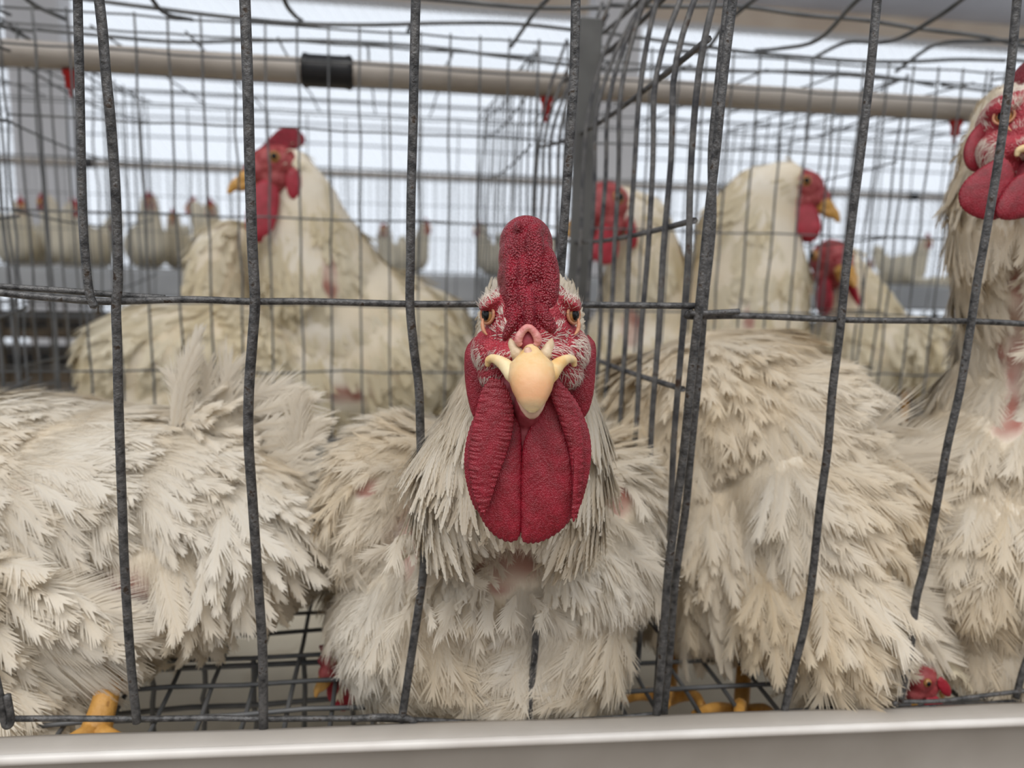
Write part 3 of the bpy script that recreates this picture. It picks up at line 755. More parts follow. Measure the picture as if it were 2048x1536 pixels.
# far row of cages across the aisle
def far_row(Y, seed):
    zb = onY(900, 600, Y)[2]; zt = onY(900, 352, Y)[2] + .01
    FARLAB = ['beyond the left frame edge', 'at the far left', 'behind the pale column', 'beside the hooked wire', 'behind the profile rooster', 'left of the staring rooster', 'straight behind the comb', 'behind the partition bars', 'behind the bird facing right', 'behind the tall right rooster', 'at the right edge', 'past the right edge']
    for k, x0 in enumerate(np.arange(-2.2, 4.0, .62)):
        x1 = x0 + .62
        lab = 'distant wire cage of the far row, ' + FARLAB[k]
        c = empty('wire_cage', (x0 + .31, Y + .2, zb), lab, 'cage', 'far row of wire cages')
        L = [((x, Y, zb), (x, Y, zt)) for x in np.arange(x0, x1, .026)] + [((x0, Y, z), (x1, Y, z)) for z in np.linspace(zb + .08, zt, 4)]
        grid('front_panel', c, L, .0010, MAT['wire_far'], seed=seed + k, amp=.0003, sides=4)
        L = [((x, Y + .45, zb), (x, Y + .45, zt)) for x in np.arange(x0, x1, .05)] + [((x0, y, zt), (x1, y, zt)) for y in (Y + .15, Y + .3, Y + .45)]
        grid('back_panel', c, L, .0012, MAT['wire_far'], seed=seed + k + 50, amp=.0003, sides=4)
        link('floor_panel', box_mesh('floor_panel', (x0 + .003, Y, zb - .004), (x1 - .003, Y + .45, zb)), MAT['steel'], c)
    return zb, zt
YFAR = 2.05
zfb, zft = far_row(YFAR, 100)
me = box_mesh('feeder', (-2.3, YFAR - .10, zfb - .0), (4.1, YFAR - .012, zfb + .075), .01)
tag(link('feed_trough', me, MAT['trough']), 'long grey feed trough along the front of the far cages', 'trough')
for k, (z0, z1) in enumerate(((zfb - .122, zfb - .098), (zfb - .45, zfb - .215))):
    o = link('manure_belt', box_mesh('belt', (-2.3, YFAR - .02, z0), (4.1, YFAR + .5, z1)), MAT['manure'])
    tag(o, ('brown grimy belt band just under the far feed trough', 'wide brown band low under the far cages')[k], 'belt')
t = Tubes()
for k, x in enumerate(np.arange(-2.3, 4.1, .042)): t.add(np.array([(x, YFAR - .03, zfb - .5), (x, YFAR - .03, zfb - .01)]), .0035 if k % 6 else .009, 5)
for z in np.linspace(zfb - .16, zfb - .03, 4): t.add(np.array([(-2.3, YFAR - .026, z), (4.1, YFAR - .026, z)]), .003, 5)
tag(link('lower_cage_front', t.mesh('lower_cage_front'), MAT['manure']), 'dark mesh of the lower tier below the far cages with bright gaps', 'cage')

# ------------------------------------------------------------ bird heads
def eye_parts(root, fr, c, out, r, fwd=(0, -1, 0)):
    """round eye set in the side of the head; out = unit direction it looks"""
    out = nrm(np.array(out, float)); c = np.array(c, float)
    e = link('eye', ellipsoid(c, (r, r, r), fr), MAT['iris'], root)
    u = nrm(np.cross(out, [0, 0, 1])); v = np.cross(out, u)
    th = np.linspace(0, 2 * math.pi, 24, endpoint=False); V = []
    for k, (rr, h) in enumerate(((0, 1.03), (.40, .97 + .03), (.60, .83 + .03))):
        for t_ in th: V.append(c + out * r * h + (u * math.cos(t_) + v * math.sin(t_)) * r * rr * (1 if rr else .02))
    Q = [[k * 24 + a, k * 24 + (a + 1) % 24, (k + 1) * 24 + (a + 1) % 24, (k + 1) * 24 + a] for k in range(2) for a in range(24)]
    tag(link('pupil', mesh_np('pupil', fr(np.array(V)), Q), MAT['pupil'], e))
    t = Tubes(); th = np.linspace(0, 2 * math.pi, 33)
    P = np.array([c + out * r * .62 + u * math.cos(a) * r * 1.05 + v * math.sin(a) * r * .86 for a in th])
    t.add(fr(P), r * .15 * fr.s, 10, cap=False); link('eyelid', t.mesh('eyelid'), MAT['lid'], e)
def beak_parts(root, fr, colr='beak', low='beak_low'):
    k = [(-80, -56, 12, 14, .9), (-100, -70, 17, 18, .95), (-114, -82, 27, 22, 1), (-128, -96, 41, 28, .95), (-146, -116, 43, 30, .9), (-160, -138, 36, 26, .85), (-170, -156, 27, 19, .8), (-174, -170, 17, 12, .9), (-173, -178, 7, 5, 1)]
    R = []
    for i, (y, z, rx, rv, pw) in enumerate(k):
        a = k[max(i - 1, 0)]; b = k[min(i + 1, len(k) - 1)]; d = nrm(np.array([0, b[0] - a[0], b[1] - a[1]])); up = np.array([0, -d[2], d[1]])
        up = up if up[2] > 0 or up[1] < 0 else -up
        R.append(((0, y, z), rx, rv, up, (1, 0, 0), pw))
    tint = [0, 0, 0, .1, .35, .8, .9, .3, 0]
    link('upper_beak', loft(R, fr, 40, np.array(tint)), MAT[colr], root)
    k = [(-60, -92, 46, 20), (-92, -110, 42, 22), (-118, -132, 36, 20), (-140, -156, 28, 16), (-152, -174, 20, 11), (-157, -185, 12, 7), (-158, -190, 5, 3)]
    R = [((0, y, z), rx, rv, (0, -.8, .6) if i else (0, -.4, .9), (1, 0, 0), .9) for i, (y, z, rx, rv) in enumerate(k)]
    link('lower_beak', loft(R, fr, 32), MAT[low], root)

# ------------------------------------------------------------ the staring rooster's head
def hero_head(root, fr, wattles=True, comb=1, combx=0):
    face = blob_mesh('face', [hb(fr, (0, 5, 5), (92, 100, 88)), hb(fr, (0, -30, -30), (84, 70, 62)), hb(fr, (-72, -12, -62), (46, 56, 48)), hb(fr, (74, -12, -60), (46, 56, 48)),
        hb(fr, (0, -50, -60), (66, 52, 46)), hb(fr, (-60, 0, -105), (46, 52, 40)), hb(fr, (62, 0, -103), (46, 52, 40)), hb(fr, (-68, -22, 26), (34, 46, 24)), hb(fr, (68, -22, 26), (34, 46, 24)), hb(fr, (-74, -56, 29), (27, 22, 9), roty(-32)), hb(fr, (74, -56, 29), (27, 22, 9), roty(32)),
        hb(fr, (-44, -72, -72), (36, 34, 24)), hb(fr, (44, -72, -72), (36, 34, 24))], 4.5 * fr.s, 5)
    fo = link('face', face, MAT['face'], root)
    # comb: a thick single comb seen head on
    k_ = comb; cx_ = combx
    def cbl(c, r, R=None): return hb(fr, (c[0] * k_ + cx_, c[1], c[2] if k_ == 1 else c[2] * .8), (r[0] * k_, r[1], r[2] if k_ == 1 else r[2] * .8), R)
    cb = [cbl((-8, 0, 152), (54, 70, 56)), cbl((-8, -10, 120), (56, 84, 64)), cbl((-6, -20, 80), (60, 80, 66)), cbl((-5, -28, 40), (62, 72, 56)), cbl((-4, -45, 5), (58, 56, 50)), cbl((-4, -66, -22), (48, 36, 30)),
          cbl((0, 80, 110), (32, 80, 62)), cbl((0, 130, 90), (20, 60, 50)), cbl((6, -84, 118), (20, 24, 60)), cbl((-16, -88, 60), (12, 22, 60)), cbl((-4, -100, 10), (12, 18, 44)), cbl((-38, -62, 60), (16, 30, 70)), cbl((32, -68, 70), (24, 30, 65)),
          cbl((-32, -82, -8), (12, 22, 44), roty(28)), cbl((26, -86, -6), (16, 20, 32), roty(-35)), cbl((-24, -6, 170), (14, 76, 24)), cbl((14, -4, 166), (18, 76, 30))]
    link('comb', blob_mesh('comb', cb, 2.6 * fr.s, 5), MAT['comb'], root)
    beak_parts(root, fr)
    # gape: yellow corner ridges of the mouth curving back and up
    for s in (-1, 1):
        pts = fr(np.array([(s * 26, -142, -134), (s * 36, -132, -112), (s * 46, -116, -96), (s * 58, -102, -86), (s * 70, -90, -80), (s * 80, -82, -83), (s * 83, -78, -94)]))
        tube_obj('mouth_corner', pts, np.array([6, 14, 14, 11, 9, 7.5, 4.5]) * fr.s, MAT['beak'], root, 12)
        pts = fr(np.array([(s * 20, -100, -84), (s * 27, -98, -72), (s * 33, -95, -60), (s * 37, -90, -50), (s * 39, -86, -40)]))
        tube_obj('nostril_flap', pts, np.array([10, 13, 11, 7, 1.5]) * fr.s, MAT['horn'], root, 12)
        pts = fr(np.array([(s * 24, -106, -70), (s * 40, -104, -74), (s * 56, -96, -72)]))
    # cere: pink arch over a dark nostril gap
    a = np.linspace(math.radians(-40), math.radians(220), 16)
    pts = np.array([(-6 + 18 * math.cos(t_), -108 - 3 * math.sin(t_), -46 + 15 * math.sin(t_) + 8 * max(0, math.sin(t_)) ** 4) for t_ in a])
    tube_obj('cere', fr(spline(pts, 3)), np.array([5, 8, 8, 7, 7, 7, 8, 8, 5]) * fr.s, MAT['cere'], root, 12)
    link('nostril_gap', ellipsoid((-6, -98, -48), (16, 8, 20), fr), MAT['throat'], root)
    tube_obj('cere', fr(np.array([(-8, -124, -62), (-5, -128, -76), (-3, -126, -90)])), np.array([6, 11, 6]) * fr.s, MAT['beak_low'], root, 12)
    for s in (-1, 1):
        eye_parts(root, fr, (s * 74, -38, 7), (s * .80, -.60, -.02), 20)
        bag = fr(np.array([(s * 92, -54, -2), (s * 93, -58, -14), (s * 90, -62, -26), (s * 84, -66, -34)]))
        tube_obj('eye_corner', bag, np.array([2, 4, 4, 1.5]) * fr.s, MAT['lid'], root, 8)
    X0, Z0 = 1060, 640
    def P2(l): return [(x - X0, Z0 - y) for x, y in l]
    if not wattles: return fo
    def wrin(outer_sign):
        def f(x, z, r, a):
            e = np.clip((r - .25) * 1.6, 0, 1)
            return -.8 * e * np.sin(z * .70 + 1.4 * np.sin(x * .11) + 1.2 * np.sin(z * .17)) - .5 * e * np.sin(z * 1.25 + x * .25 + np.sin(z * .3)) - .5 * e * np.sin(z * .33 + x * .1)
        return f
    def soft(x, z, r, a): return 1.3 * np.sin(x * .09 + z * .05) * (1 - r) + .45 * np.sin(x * .5 + 2 * np.sin(z * .11)) * np.sin(z * .43 + x * .1)
    L_main = [(1000, 790), (1034, 835), (1042, 890), (1042, 960), (1042, 1030), (1036, 1060), (1015, 1067), (985, 1050), (962, 1015), (950, 970), (950, 900), (958, 840), (976, 795)]
    L_fold = [(984, 758), (1008, 768), (1024, 806), (1025, 850), (1014, 895), (998, 940), (984, 985), (970, 1010), (958, 990), (946, 945), (943, 900), (948, 860), (958, 815), (968, 780)]
    L_back = [(968, 800), (944, 850), (933, 900), (935, 950), (952, 1005), (975, 1010), (990, 920), (990, 830)]
    R_main = [(1062, 846), (1046, 885), (1042, 950), (1042, 1020), (1044, 1062), (1062, 1069), (1090, 1062), (1122, 1040), (1146, 1005), (1156, 950), (1156, 890), (1142, 840), (1115, 795), (1086, 800)]
    R_fold = [(1106, 756), (1128, 782), (1150, 835), (1158, 895), (1156, 955), (1147, 1010), (1136, 1015), (1137, 950), (1130, 890), (1113, 835), (1098, 790)]
    R_back = [(1128, 776), (1152, 810), (1172, 860), (1176, 910), (1166, 968), (1150, 1005), (1138, 930), (1128, 850)]
    def hang(x, z): return .16 * (z + 110) * -0.0
    dk = dict(frame=fr)
    def W(nm, o, **k): return link(nm, lobe(P2(o), **dk, **k), MAT['wattle'], root)
    wl = W('wattle', L_main, th=15, off=-74, center=(-58, -290), scallop=2.0, ns=60, wr=soft)
    link('wattle_fold', lobe(P2(L_fold), fr, th=9, off=-96, center=(-78, -225), wr=wrin(-1), scallop=3.4, ns=70, rings=40, na=360, tilt=(-.10, .03)), MAT['wattle'], wl)
    link('wattle_fold', lobe(P2(L_back), fr, th=9, off=-56, center=(-96, -270), scallop=3, ns=50), MAT['wattle'], wl)
    wr_ = W('wattle', R_main, th=17, off=-78, center=(45, -290), scallop=2.0, ns=60, wr=soft)
    link('wattle_fold', lobe(P2(R_fold), fr, th=9, off=-98, center=(82, -225), wr=wrin(1), scallop=3.4, ns=70, rings=40, na=360, tilt=(.12, .02)), MAT['wattle'], wr_)
    link('wattle_fold', lobe(P2(R_back), fr, th=9, off=-60, center=(96, -255), scallop=3, ns=50), MAT['wattle'], wr_)
    # ear lobes behind the cheeks
    E_L = [(948, 672), (930, 700), (928, 745), (934, 795), (946, 834), (962, 832), (985, 795), (1002, 750), (985, 712), (965, 690)]
    E_R = [(1178, 668), (1193, 690), (1193, 735), (1189, 785), (1178, 824), (1164, 834), (1138, 800), (1112, 755), (1128, 715), (1150, 690)]
    W('ear_lobe', E_L, th=14, off=18, scallop=.6, ns=20, wr=soft); W('ear_lobe', E_R, th=14, off=18, scallop=.6, ns=20, wr=soft)
    link('throat_skin', blob_mesh('throat', [hb(fr, (-4, -60, -165), (36, 42, 50)), hb(fr, (-10, -48, -230), (26, 26, 60)), hb(fr, (0, -40, -130), (60, 50, 40))], 4 * fr.s, 4), MAT['throat'], root)
    return fo
def bristles(root, fo, ctl, density, seed, patches=()):
    return plumage('face_bristles', fo.data, root, ctl, density, seed, strand=.34, tintbase=.0, tintamp=.1, jit=.30, patches=patches, matname='feather')

# ------------------------------------------------------------ 1 · the rooster in the middle
D0 = .278
hero = empty('rooster', cam(980, 1440, .40), 'white rooster staring straight out with a tall upright red comb and big wattles', 'rooster')
fr = head_frame(1060, 640, D0)
body = [bl(975, 1215, 0.394, 300, 185, .055), bl(765, 1010, 0.409, 98, 152, .05, 8), bl(1215, 1050, 0.409, 92, 170, .05, -8), bl(1000, 1120, 0.384, 235, 140, .048), bl(975, 1330, 0.377, 262, 96, .034),
        bl(820, 900, 0.439, 105, 62, .06), bl(1170, 930, 0.439, 85, 60, .05),
        bl(1022, 975, .322, 188, 120, .030), bl(1035, 1010, .324, 160, 84, .030), bl(1030, 900, .318, 180, 120, .033), bl(1048, 820, .314, 148, 110, .035), bl(1058, 735, .308, 122, 100, .032), bl(1060, 660, .303, 106, 92, .028), bl(1060, 612, .296, 98, 66, .022),
        bl(960, 1150, .46, 280, 150, .08), bl(960, 1080, .52, 210, 130, .06)]
HP = [(858, 1090, 56, 74), (1020, 1110, 80, 44), (1235, 1000, 26, 30), (735, 975, 26, 18), (895, 1120, 26, 36), (1075, 1090, 40, 22), (1000, 1160, 26, 26)]
bm_ = blob_mesh('body', body, .0028, 14); skin_attrs(bm_, HP, .25)
link('body', bm_, MAT['down'], hero)
def hr(px, py, d): return (d < .352) & (py < 1105) & (px > 815) & (px < 1235)
HC = [  # px py dx dy L W lift density
 (985, 575, -.35, -1, 6, 1.6, .5, 1), (1135, 575, .35, -1, 6, 1.6, .5, 1), (1060, 560, 0, -1, 6, 2, .4, 1), (1185, 665, .9, .2, 6, 2, .6, 1), (945, 650, -.9, .2, 6, 2, .4, 1),
 (935, 760, -.45, 1, 20, 3.6, .10, 1), (890, 830, -.5, 1, 24, 3.2, .06, 1), (850, 900, -.25, 1, 25, 3.4, .05, 1), (860, 1000, .15, 1, 25, 3.4, .05, 1), (920, 1060, .3, 1, 22, 5, .08, 1), (980, 980, .05, 1, 25, 3.4, .05, 1),
 (1030, 900, 0, 1, 25, 3.4, .05, .7), (1190, 800, .3, 1, 22, 4, .10, 1), (1205, 900, .05, 1, 25, 3.4, .05, 1), (1190, 1000, -.1, 1, 25, 3.4, .05, 1), (1130, 1060, -.25, 1, 22, 5, .08, 1)]
hack = plumage('hackle', bm_, hero, HC, 360000, 11, nb=13, ta=8, vane=.45, patches=[(1020, 1118, 74, 44)], fluff=.08, tintbase=.22, tintamp=.20, region=hr, jit=.045, down=1500000, dlift=.35)
def br(px, py, d): return ~((d < .352) & (py < 1105) & (px > 815) & (px < 1235))
BC = [(740, 870, -1, .25, 20, 8, .22, 1), (800, 850, -.9, .1, 20, 8, .3, 1), (680, 950, -.45, 1, 24, 9, .2, 1), (665, 1050, -.1, 1, 24, 9, .2, 1), (760, 960, -.5, .8, 18, 7, .3, 1), (790, 1060, -.8, .8, 18, 7, .3, .8),
 (700, 1150, -.5, 1, 24, 9, .35, 1), (700, 1300, -.15, 1, 24, 10, .25, 1), (800, 1150, -.4, 1, 24, 8, .35, 1), (880, 1200, .15, 1, 24, 8, .35, 1), (980, 1200, .1, 1, 22, 7, .4, 1), (1080, 1180, .3, .9, 22, 8, .35, 1), (1180, 1130, .5, .9, 24, 9, .25, 1),
 (1270, 1100, .3, 1, 26, 10, .2, 1), (1240, 1250, -.4, 1, 26, 10, .18, 1), (1100, 1290, -.5, .8, 24, 9, .16, 1), (900, 1290, .4, .8, 24, 9, .16, 1), (980, 1370, .0, .6, 14, 8, .10, 1), (850, 1390, 1, .4, 14, 8, .08, 1), (1150, 1380, -1, .4, 14, 8, .08, 1), (980, 1440, 0, -.3, 5, 5, .05, 1), (800, 1440, 1, -.2, 5, 5, .05, 1), (1180, 1430, -1, -.2, 5, 5, .05, 1),
 (1260, 940, .8, .8, 22, 8, .3, 1), (1200, 880, .6, .4, 20, 7, .3, 1), (1020, 1120, .05, 1, 16, 4, .5, .6)]
ex = []
rg = np.random.default_rng(5)
for k in range(46):                                                  # loose quills around the bare skin of the breast
    x = rg.uniform(800, 1120); y = rg.uniform(1060, 1220); d_ = .330 + .012 * rg.random()
    a = rg.normal() * .6 + (x - 960) * .004
    p0 = cam(x, y, d_); L = rg.uniform(30, 75)
    p1 = cam(x + math.sin(a) * L, y + math.cos(a) * L, d_ - rg.uniform(.003, .012))
    ex.append(plume(p0, p1, (CU * -.002), .003 + .004 * rg.random(), nb=14, fluff=.5, tint=.15, seg=2, seed=k))
plumage('breast_feathers', bm_, hero, BC, 90000, 12, nb=26, fluff=.35, patches=HP, tintbase=.20, tintamp=.30, region=br, jit=.22, extra=ex, down=1300000)
fo = hero_head(hero, fr)
FC = [(1000, 690, -.6, .3, 3, .7, .30, .9), (960, 680, -1, .1, 3.2, .7, .30, 1), (950, 720, -.8, .7, 3.4, .7, .25, 1), (985, 720, -.5, .9, 3, .6, .3, .8), (1005, 640, -.35, -1, 3.4, .8, .25, 1), (990, 580, -.3, -1, 5, 1.0, .25, 1), (955, 600, -.5, -1, 3, .7, .3, 1), (975, 570, -.4, -1, 8.5, 1.2, .35, 1),
      (1115, 690, .6, .3, 3, .7, .30, .9), (1150, 680, 1, .1, 3.2, .7, .30, 1), (1160, 720, .8, .7, 3.4, .7, .25, 1), (1130, 720, .5, .9, 3, .6, .3, .8), (1105, 640, .35, -1, 3.4, .8, .25, 1), (1125, 580, .3, -1, 5, 1.0, .25, 1), (1158, 600, .5, -1, 3, .7, .3, 1), (1135, 570, .4, -1, 8.5, 1.2, .35, 1),
      (1010, 770, -.2, 1, 2.6, .6, .4, .5), (1110, 770, .2, 1, 2.6, .6, .4, .5)]
bristles(hero, fo, FC, 1500000, 13, patches=[(966, 634, 15, 17), (1150, 634, 15, 17)])

# ------------------------------------------------------------ legs
def leg_obj(root, pts, r, toes=(), mat_='leg'):
    t = Tubes(); t.add(spline(pts, 6), r, 12)
    lg = link('leg', t.mesh('leg'), MAT[mat_], root)
    for tp, tr_ in toes:
        t = Tubes(); P = spline(tp, 6); t.add(P, np.linspace(tr_, tr_ * .55, len(P)), 10)
        link('toe', t.mesh('toe'), MAT[mat_], lg)
    return lg

# ------------------------------------------------------------ 2 · rump of the bird on the left
lb = empty('rooster', cam(230, 1440, .40), 'large white bird at the left, ragged tail towards the middle, head out of view', 'rooster')
b = [bl(60, 985, .435, 330, 195, .07), bl(230, 985, .43, 260, 172, .068), bl(400, 1000, .425, 190, 155, .06), bl(520, 1040, .415, 120, 130, .05), bl(100, 1180, .41, 330, 150, .05), bl(380, 1110, .405, 150, 110, .045), bl(30, 1340, .378, 140, 88, .03),
     bl(-200, 1010, .455, 300, 230, .075), bl(60, 1215, .368, 170, 112, .016, 6), bl(440, 870, .43, 85, 95, .03), bl(590, 1010, .425, 70, 90, .035)]
bm2 = blob_mesh('body', b, .003, 6)
LP = [(238, 1165, 22, 40), (275, 1190, 24, 42), (300, 1240, 32, 18), (60, 985, 22, 14), (190, 1130, 20, 14)]
skin_attrs(bm2, LP, .3); link('body', bm2, MAT['down'], lb)
LC = [(60, 790, 1, .1, 26, 10, .08, 1), (250, 800, 1, .3, 26, 10, .1, 1), (60, 920, 1, .2, 28, 11, .10, 1), (200, 950, .8, .7, 26, 10, .15, 1), (330, 900, .8, .5, 28, 8, .2, 1), (430, 900, .5, 1, 32, 7, .3, 1), (420, 1050, .2, 1, 34, 8, .2, 1), (520, 1000, .6, 1, 34, 8, .3, 1), (600, 1050, .9, .8, 30, 8, .3, 1),
      (330, 1150, .15, 1, 32, 7, .22, 1), (450, 1170, .1, 1, 32, 7, .25, 1), (560, 1150, .7, .6, 32, 8, .25, 1), (100, 1080, .5, .9, 26, 10, .15, 1), (200, 1120, .5, 1, 22, 8, .3, 1), (80, 1220, 1, .15, 40, 12, .06, 1), (60, 1400, .3, 1, 22, 9, .3, 1), (200, 1330, .2, 1, 16, 6, .3, .8), (430, 830, .2, -1, 16, 6, .5, 1), (520, 860, .3, .2, 7, 5, .1, 1), (540, 930, .8, .6, 14, 7, .2, 1)]
ex = []
def pl(x0, y0, x1, y1, d0, d1, sx, sy, W, nb=46, fl=.22, tint=.1, seed=0, ta=18, ba=45, up=None):
    s = d1 / F; ex.append(plume(cam(x0, y0, d0), cam(x1, y1, d1), CR * sx * s - CU * sy * s, W, nb, fl, tint, seed=seed, ta=ta, ba=ba, up=up))
T2 = [(345, 870, 402, 662, .40, .39, 50, -10, .008), (360, 860, 398, 700, .40, .39, 40, 0, .007), (375, 860, 372, 730, .40, .395, 10, 10, .010), (390, 880, 336, 745, .40, .395, -30, 20, .008),
      (420, 880, 415, 735, .41, .40, 10, 20, .012), (440, 890, 462, 735, .41, .40, 20, 30, .016), (440, 850, 600, 778, .415, .405, 20, 100, .010), (450, 845, 618, 790, .415, .405, 20, 110, .010), (455, 835, 606, 800, .415, .405, 30, 105, .009),
      (585, 940, 598, 790, .41, .40, 20, 0, .010), (600, 950, 606, 805, .41, .40, 25, 0, .009), (580, 960, 640, 850, .41, .40, 10, 20, .009)]
for k, a in enumerate(T2): pl(*a, seed=k, fl=.3)
for k in range(16):                                                  # ragged quill ends along the tail edge
    t_ = k / 15; y = 835 + 330 * t_; x = 560 + 20 * math.sin(t_ * 5)
    pl(x - 60, y - 6 + 14 * t_, x + 62 - 10 * math.sin(t_ * 3) + rg.normal() * 14, y - 22 + 46 * t_ + rg.normal() * 6, .412, .402, 4, 14, .007 + .003 * rg.random(), nb=26, fl=.35, seed=50 + k, ta=14)
for k in range(10):
    t_ = k / 9; pl(410 + 100 * t_, 900 + 20 * rg.random(), 470 + 150 * t_, 1010 + 60 * rg.random(), .405, .398, 20, 30, .014, seed=80 + k, fl=.3)
pl(-60, 1215, 222, 1290, .352, .352, 0, 20, .034, nb=60, fl=.05, seed=101, ta=28, ba=50); pl(-80, 1250, 190, 1325, .352, .354, 0, 15, .03, nb=60, fl=.06, seed=102, ta=28, ba=50)
pl(-60, 1190, 235, 1240, .354, .354, 0, 26, .03, nb=60, fl=.06, seed=103, ta=28, ba=50)
LC = [(a, b_, dx, dy, L * (1.1 if L > 20 else 1), W, l, dn) for a, b_, dx, dy, L, W, l, dn in LC]
plumage('body_feathers', bm2, lb, LC, 80000, 21, nb=22, fluff=.26, patches=LP, tintbase=.22, tintamp=.3, extra=ex, jit=.10, down=1200000, dlift=1.2)
leg_obj(lb, [cam(236, 1290, .385), cam(222, 1350, .368), cam(208, 1410, .358), cam(192, 1462, .352)], np.array([30, 26, 24, 26, 30]) * .36 / F,
        [([cam(192, 1458, .352), cam(165, 1470, .345), cam(140, 1480, .34)], .0045), ([cam(192, 1458, .352), cam(215, 1470, .347), cam(240, 1478, .342)], .0045)])

# ------------------------------------------------------------ 3 · bird in the right cage, tail to the right
rb = empty('rooster', cam(1480, 1420, .42), 'plump cream bird just right of the thick upright, long tail feathers drooping', 'rooster')
b = [bl(1450, 830, .47, 210, 170, .06), bl(1380, 880, .47, 160, 190, .055), bl(1560, 880, .455, 180, 180, .06), bl(1600, 1030, .43, 170, 200, .055), bl(1640, 1180, .405, 130, 160, .04), bl(1430, 1080, .46, 160, 190, .06), bl(1520, 1150, .43, 110, 110, .05), bl(1700, 950, .42, 90, 80, .03), bl(1330, 820, .49, 110, 120, .05), bl(1360, 1160, .46, 90, 70, .05),
     bl(1500, 740, .48, 130, 80, .04)]
bm3 = blob_mesh('body', b, .003, 6); skin_attrs(bm3, [(1355, 1290, 26, 14)], .4); link('body', bm3, MAT['down'], rb)
RC = [(1300, 740, -.5, .8, 26, 10, .08, 1), (1450, 690, .2, .4, 26, 10, .06, 1), (1450, 800, .2, 1, 28, 10, .08, 1), (1580, 760, .9, .7, 26, 10, .08, 1), (1400, 950, -.1, 1, 30, 9, .12, 1), (1550, 950, .2, 1, 32, 9, .12, 1), (1680, 900, .9, .5, 32, 10, .2, 1),
      (1450, 1080, .05, 1, 34, 6, .14, 1), (1560, 1100, .15, 1, 36, 9, .14, 1), (1680, 1080, .5, 1, 36, 11, .2, 1), (1450, 1200, .15, 1, 34, 6, .16, 1), (1580, 1250, .4, 1, 36, 11, .14, 1), (1720, 1200, .5, 1, 34, 10, .2, 1), (1320, 900, -.3, 1, 26, 9, .1, 1), (1320, 1100, -.1, 1, 24, 9, .15, 1)]
ex = []
T3 = [(1640, 940, 1790, 850, .41, .40, 60, 60, .026), (1660, 960, 1880, 905, .41, .40, 60, 60, .024), (1680, 980, 1895, 920, .41, .40, 60, 50, .020), (1660, 1050, 1872, 1010, .40, .392, 70, 70, .024), (1650, 1070, 1868, 1060, .40, .392, 60, 80, .022), (1640, 1090, 1850, 1170, .40, .39, 60, 60, .026),
      (1660, 1120, 1880, 1230, .40, .388, 50, 60, .022), (1720, 1130, 1890, 1318, .40, .388, 60, 10, .018), (1700, 1120, 1868, 1275, .40, .388, 60, 30, .02), (1680, 1130, 1800, 1290, .40, .388, 40, 10, .024), (1620, 1130, 1770, 1370, .40, .39, 50, 0, .026), (1580, 1160, 1700, 1420, .40, .39, 50, 0, .024), (1560, 1180, 1660, 1425, .40, .39, 40, 0, .024),
      (1600, 1180, 1720, 1330, .395, .385, 40, 0, .028), (1640, 1180, 1760, 1310, .395, .385, 40, 0, .028), (1580, 1160, 1680, 1300, .395, .385, 30, 0, .028), (1540, 1180, 1620, 1380, .40, .39, 30, 0, .022), (1650, 960, 1760, 960, .405, .395, 40, 60, .03)]
for k, a in enumerate(T3): pl(*a, nb=60, fl=.14, tint=.2, seed=200 + k, ta=24, ba=48)
for k in range(40):                                                  # thin saddle feathers hanging on the left side of the rump
    x = 1410 + 130 * rg.random(); y = 1000 + 160 * rg.random()
    pl(x, y, x + 20 + 25 * rg.normal() * .5, y + 150 + 60 * rg.random(), .405, .398, 10, 0, .005 + .002 * rg.random(), nb=26, fl=.12, tint=.3, seed=300 + k, ta=12, ba=30)
plumage('body_feathers', bm3, rb, RC, 70000, 31, nb=26, fluff=.25, tintbase=.36, tintamp=.3, extra=ex, jit=.16, down=900000)
for (x, y, d_, q) in ((1345, 1300, .47, 0), (1490, 1330, .45, 1)):
    gz_ = onZ(x, 1420, ZB)[1]
    leg_obj(rb, [cam(x + 10, y - 40, d_), cam(x, y, d_), cam(x - 6, y + 60, d_ - .01), cam(x - 8, y + 105, d_ - .015)], np.array([20, 17, 15, 15, 18]) * d_ / F,
        [([cam(x - 8, y + 95, d_ - .02), cam(x - 60, y + 88, d_ - .05), cam(x - 100, y + 100, d_ - .065)], .0042), ([cam(x - 8, y + 95, d_ - .02), cam(x - 10, y + 80, d_ - .055), cam(x - 14, y + 112, d_ - .075)], .0042), ([cam(x - 8, y + 95, d_ - .02), cam(x + 40, y + 90, d_ - .04), cam(x + 60, y + 112, d_ - .06)], .004)], 'leg')

# ------------------------------------------------------------ 4 · the red-faced rooster at the right edge
rr = empty('rooster', cam(2020, 1400, .42), 'tall white rooster at the right edge with a strip of bare pink neck', 'rooster')
fr4 = head_frame(2044, 256, .385, yaw=8, pitch=-2, scale=.86)
b = [bl(2026, 238, .404, 70, 66, .024), bl(2020, 380, .405, 100, 100, .035), bl(2030, 300, .405, 92, 90, .032), bl(2015, 470, .41, 98, 100, .035), bl(2030, 570, .42, 100, 100, .036), bl(2060, 680, .43, 120, 110, .04), bl(2070, 800, .44, 170, 130, .05), bl(2040, 930, .44, 230, 150, .06), bl(2020, 1080, .43, 240, 180, .062), bl(2040, 1230, .43, 210, 130, .055), bl(2150, 1000, .45, 250, 260, .07), bl(1990, 900, .45, 180, 90, .05)]
bm4 = blob_mesh('body', b, .003, 6)
EP = [(2035, 560, 16, 40), (2038, 650, 20, 60), (2032, 740, 18, 55), (2028, 830, 20, 40), (2015, 860, 26, 18), (2000, 705, 10, 30)]
skin_attrs(bm4, EP, .25); link('body', bm4, MAT['down'], rr)
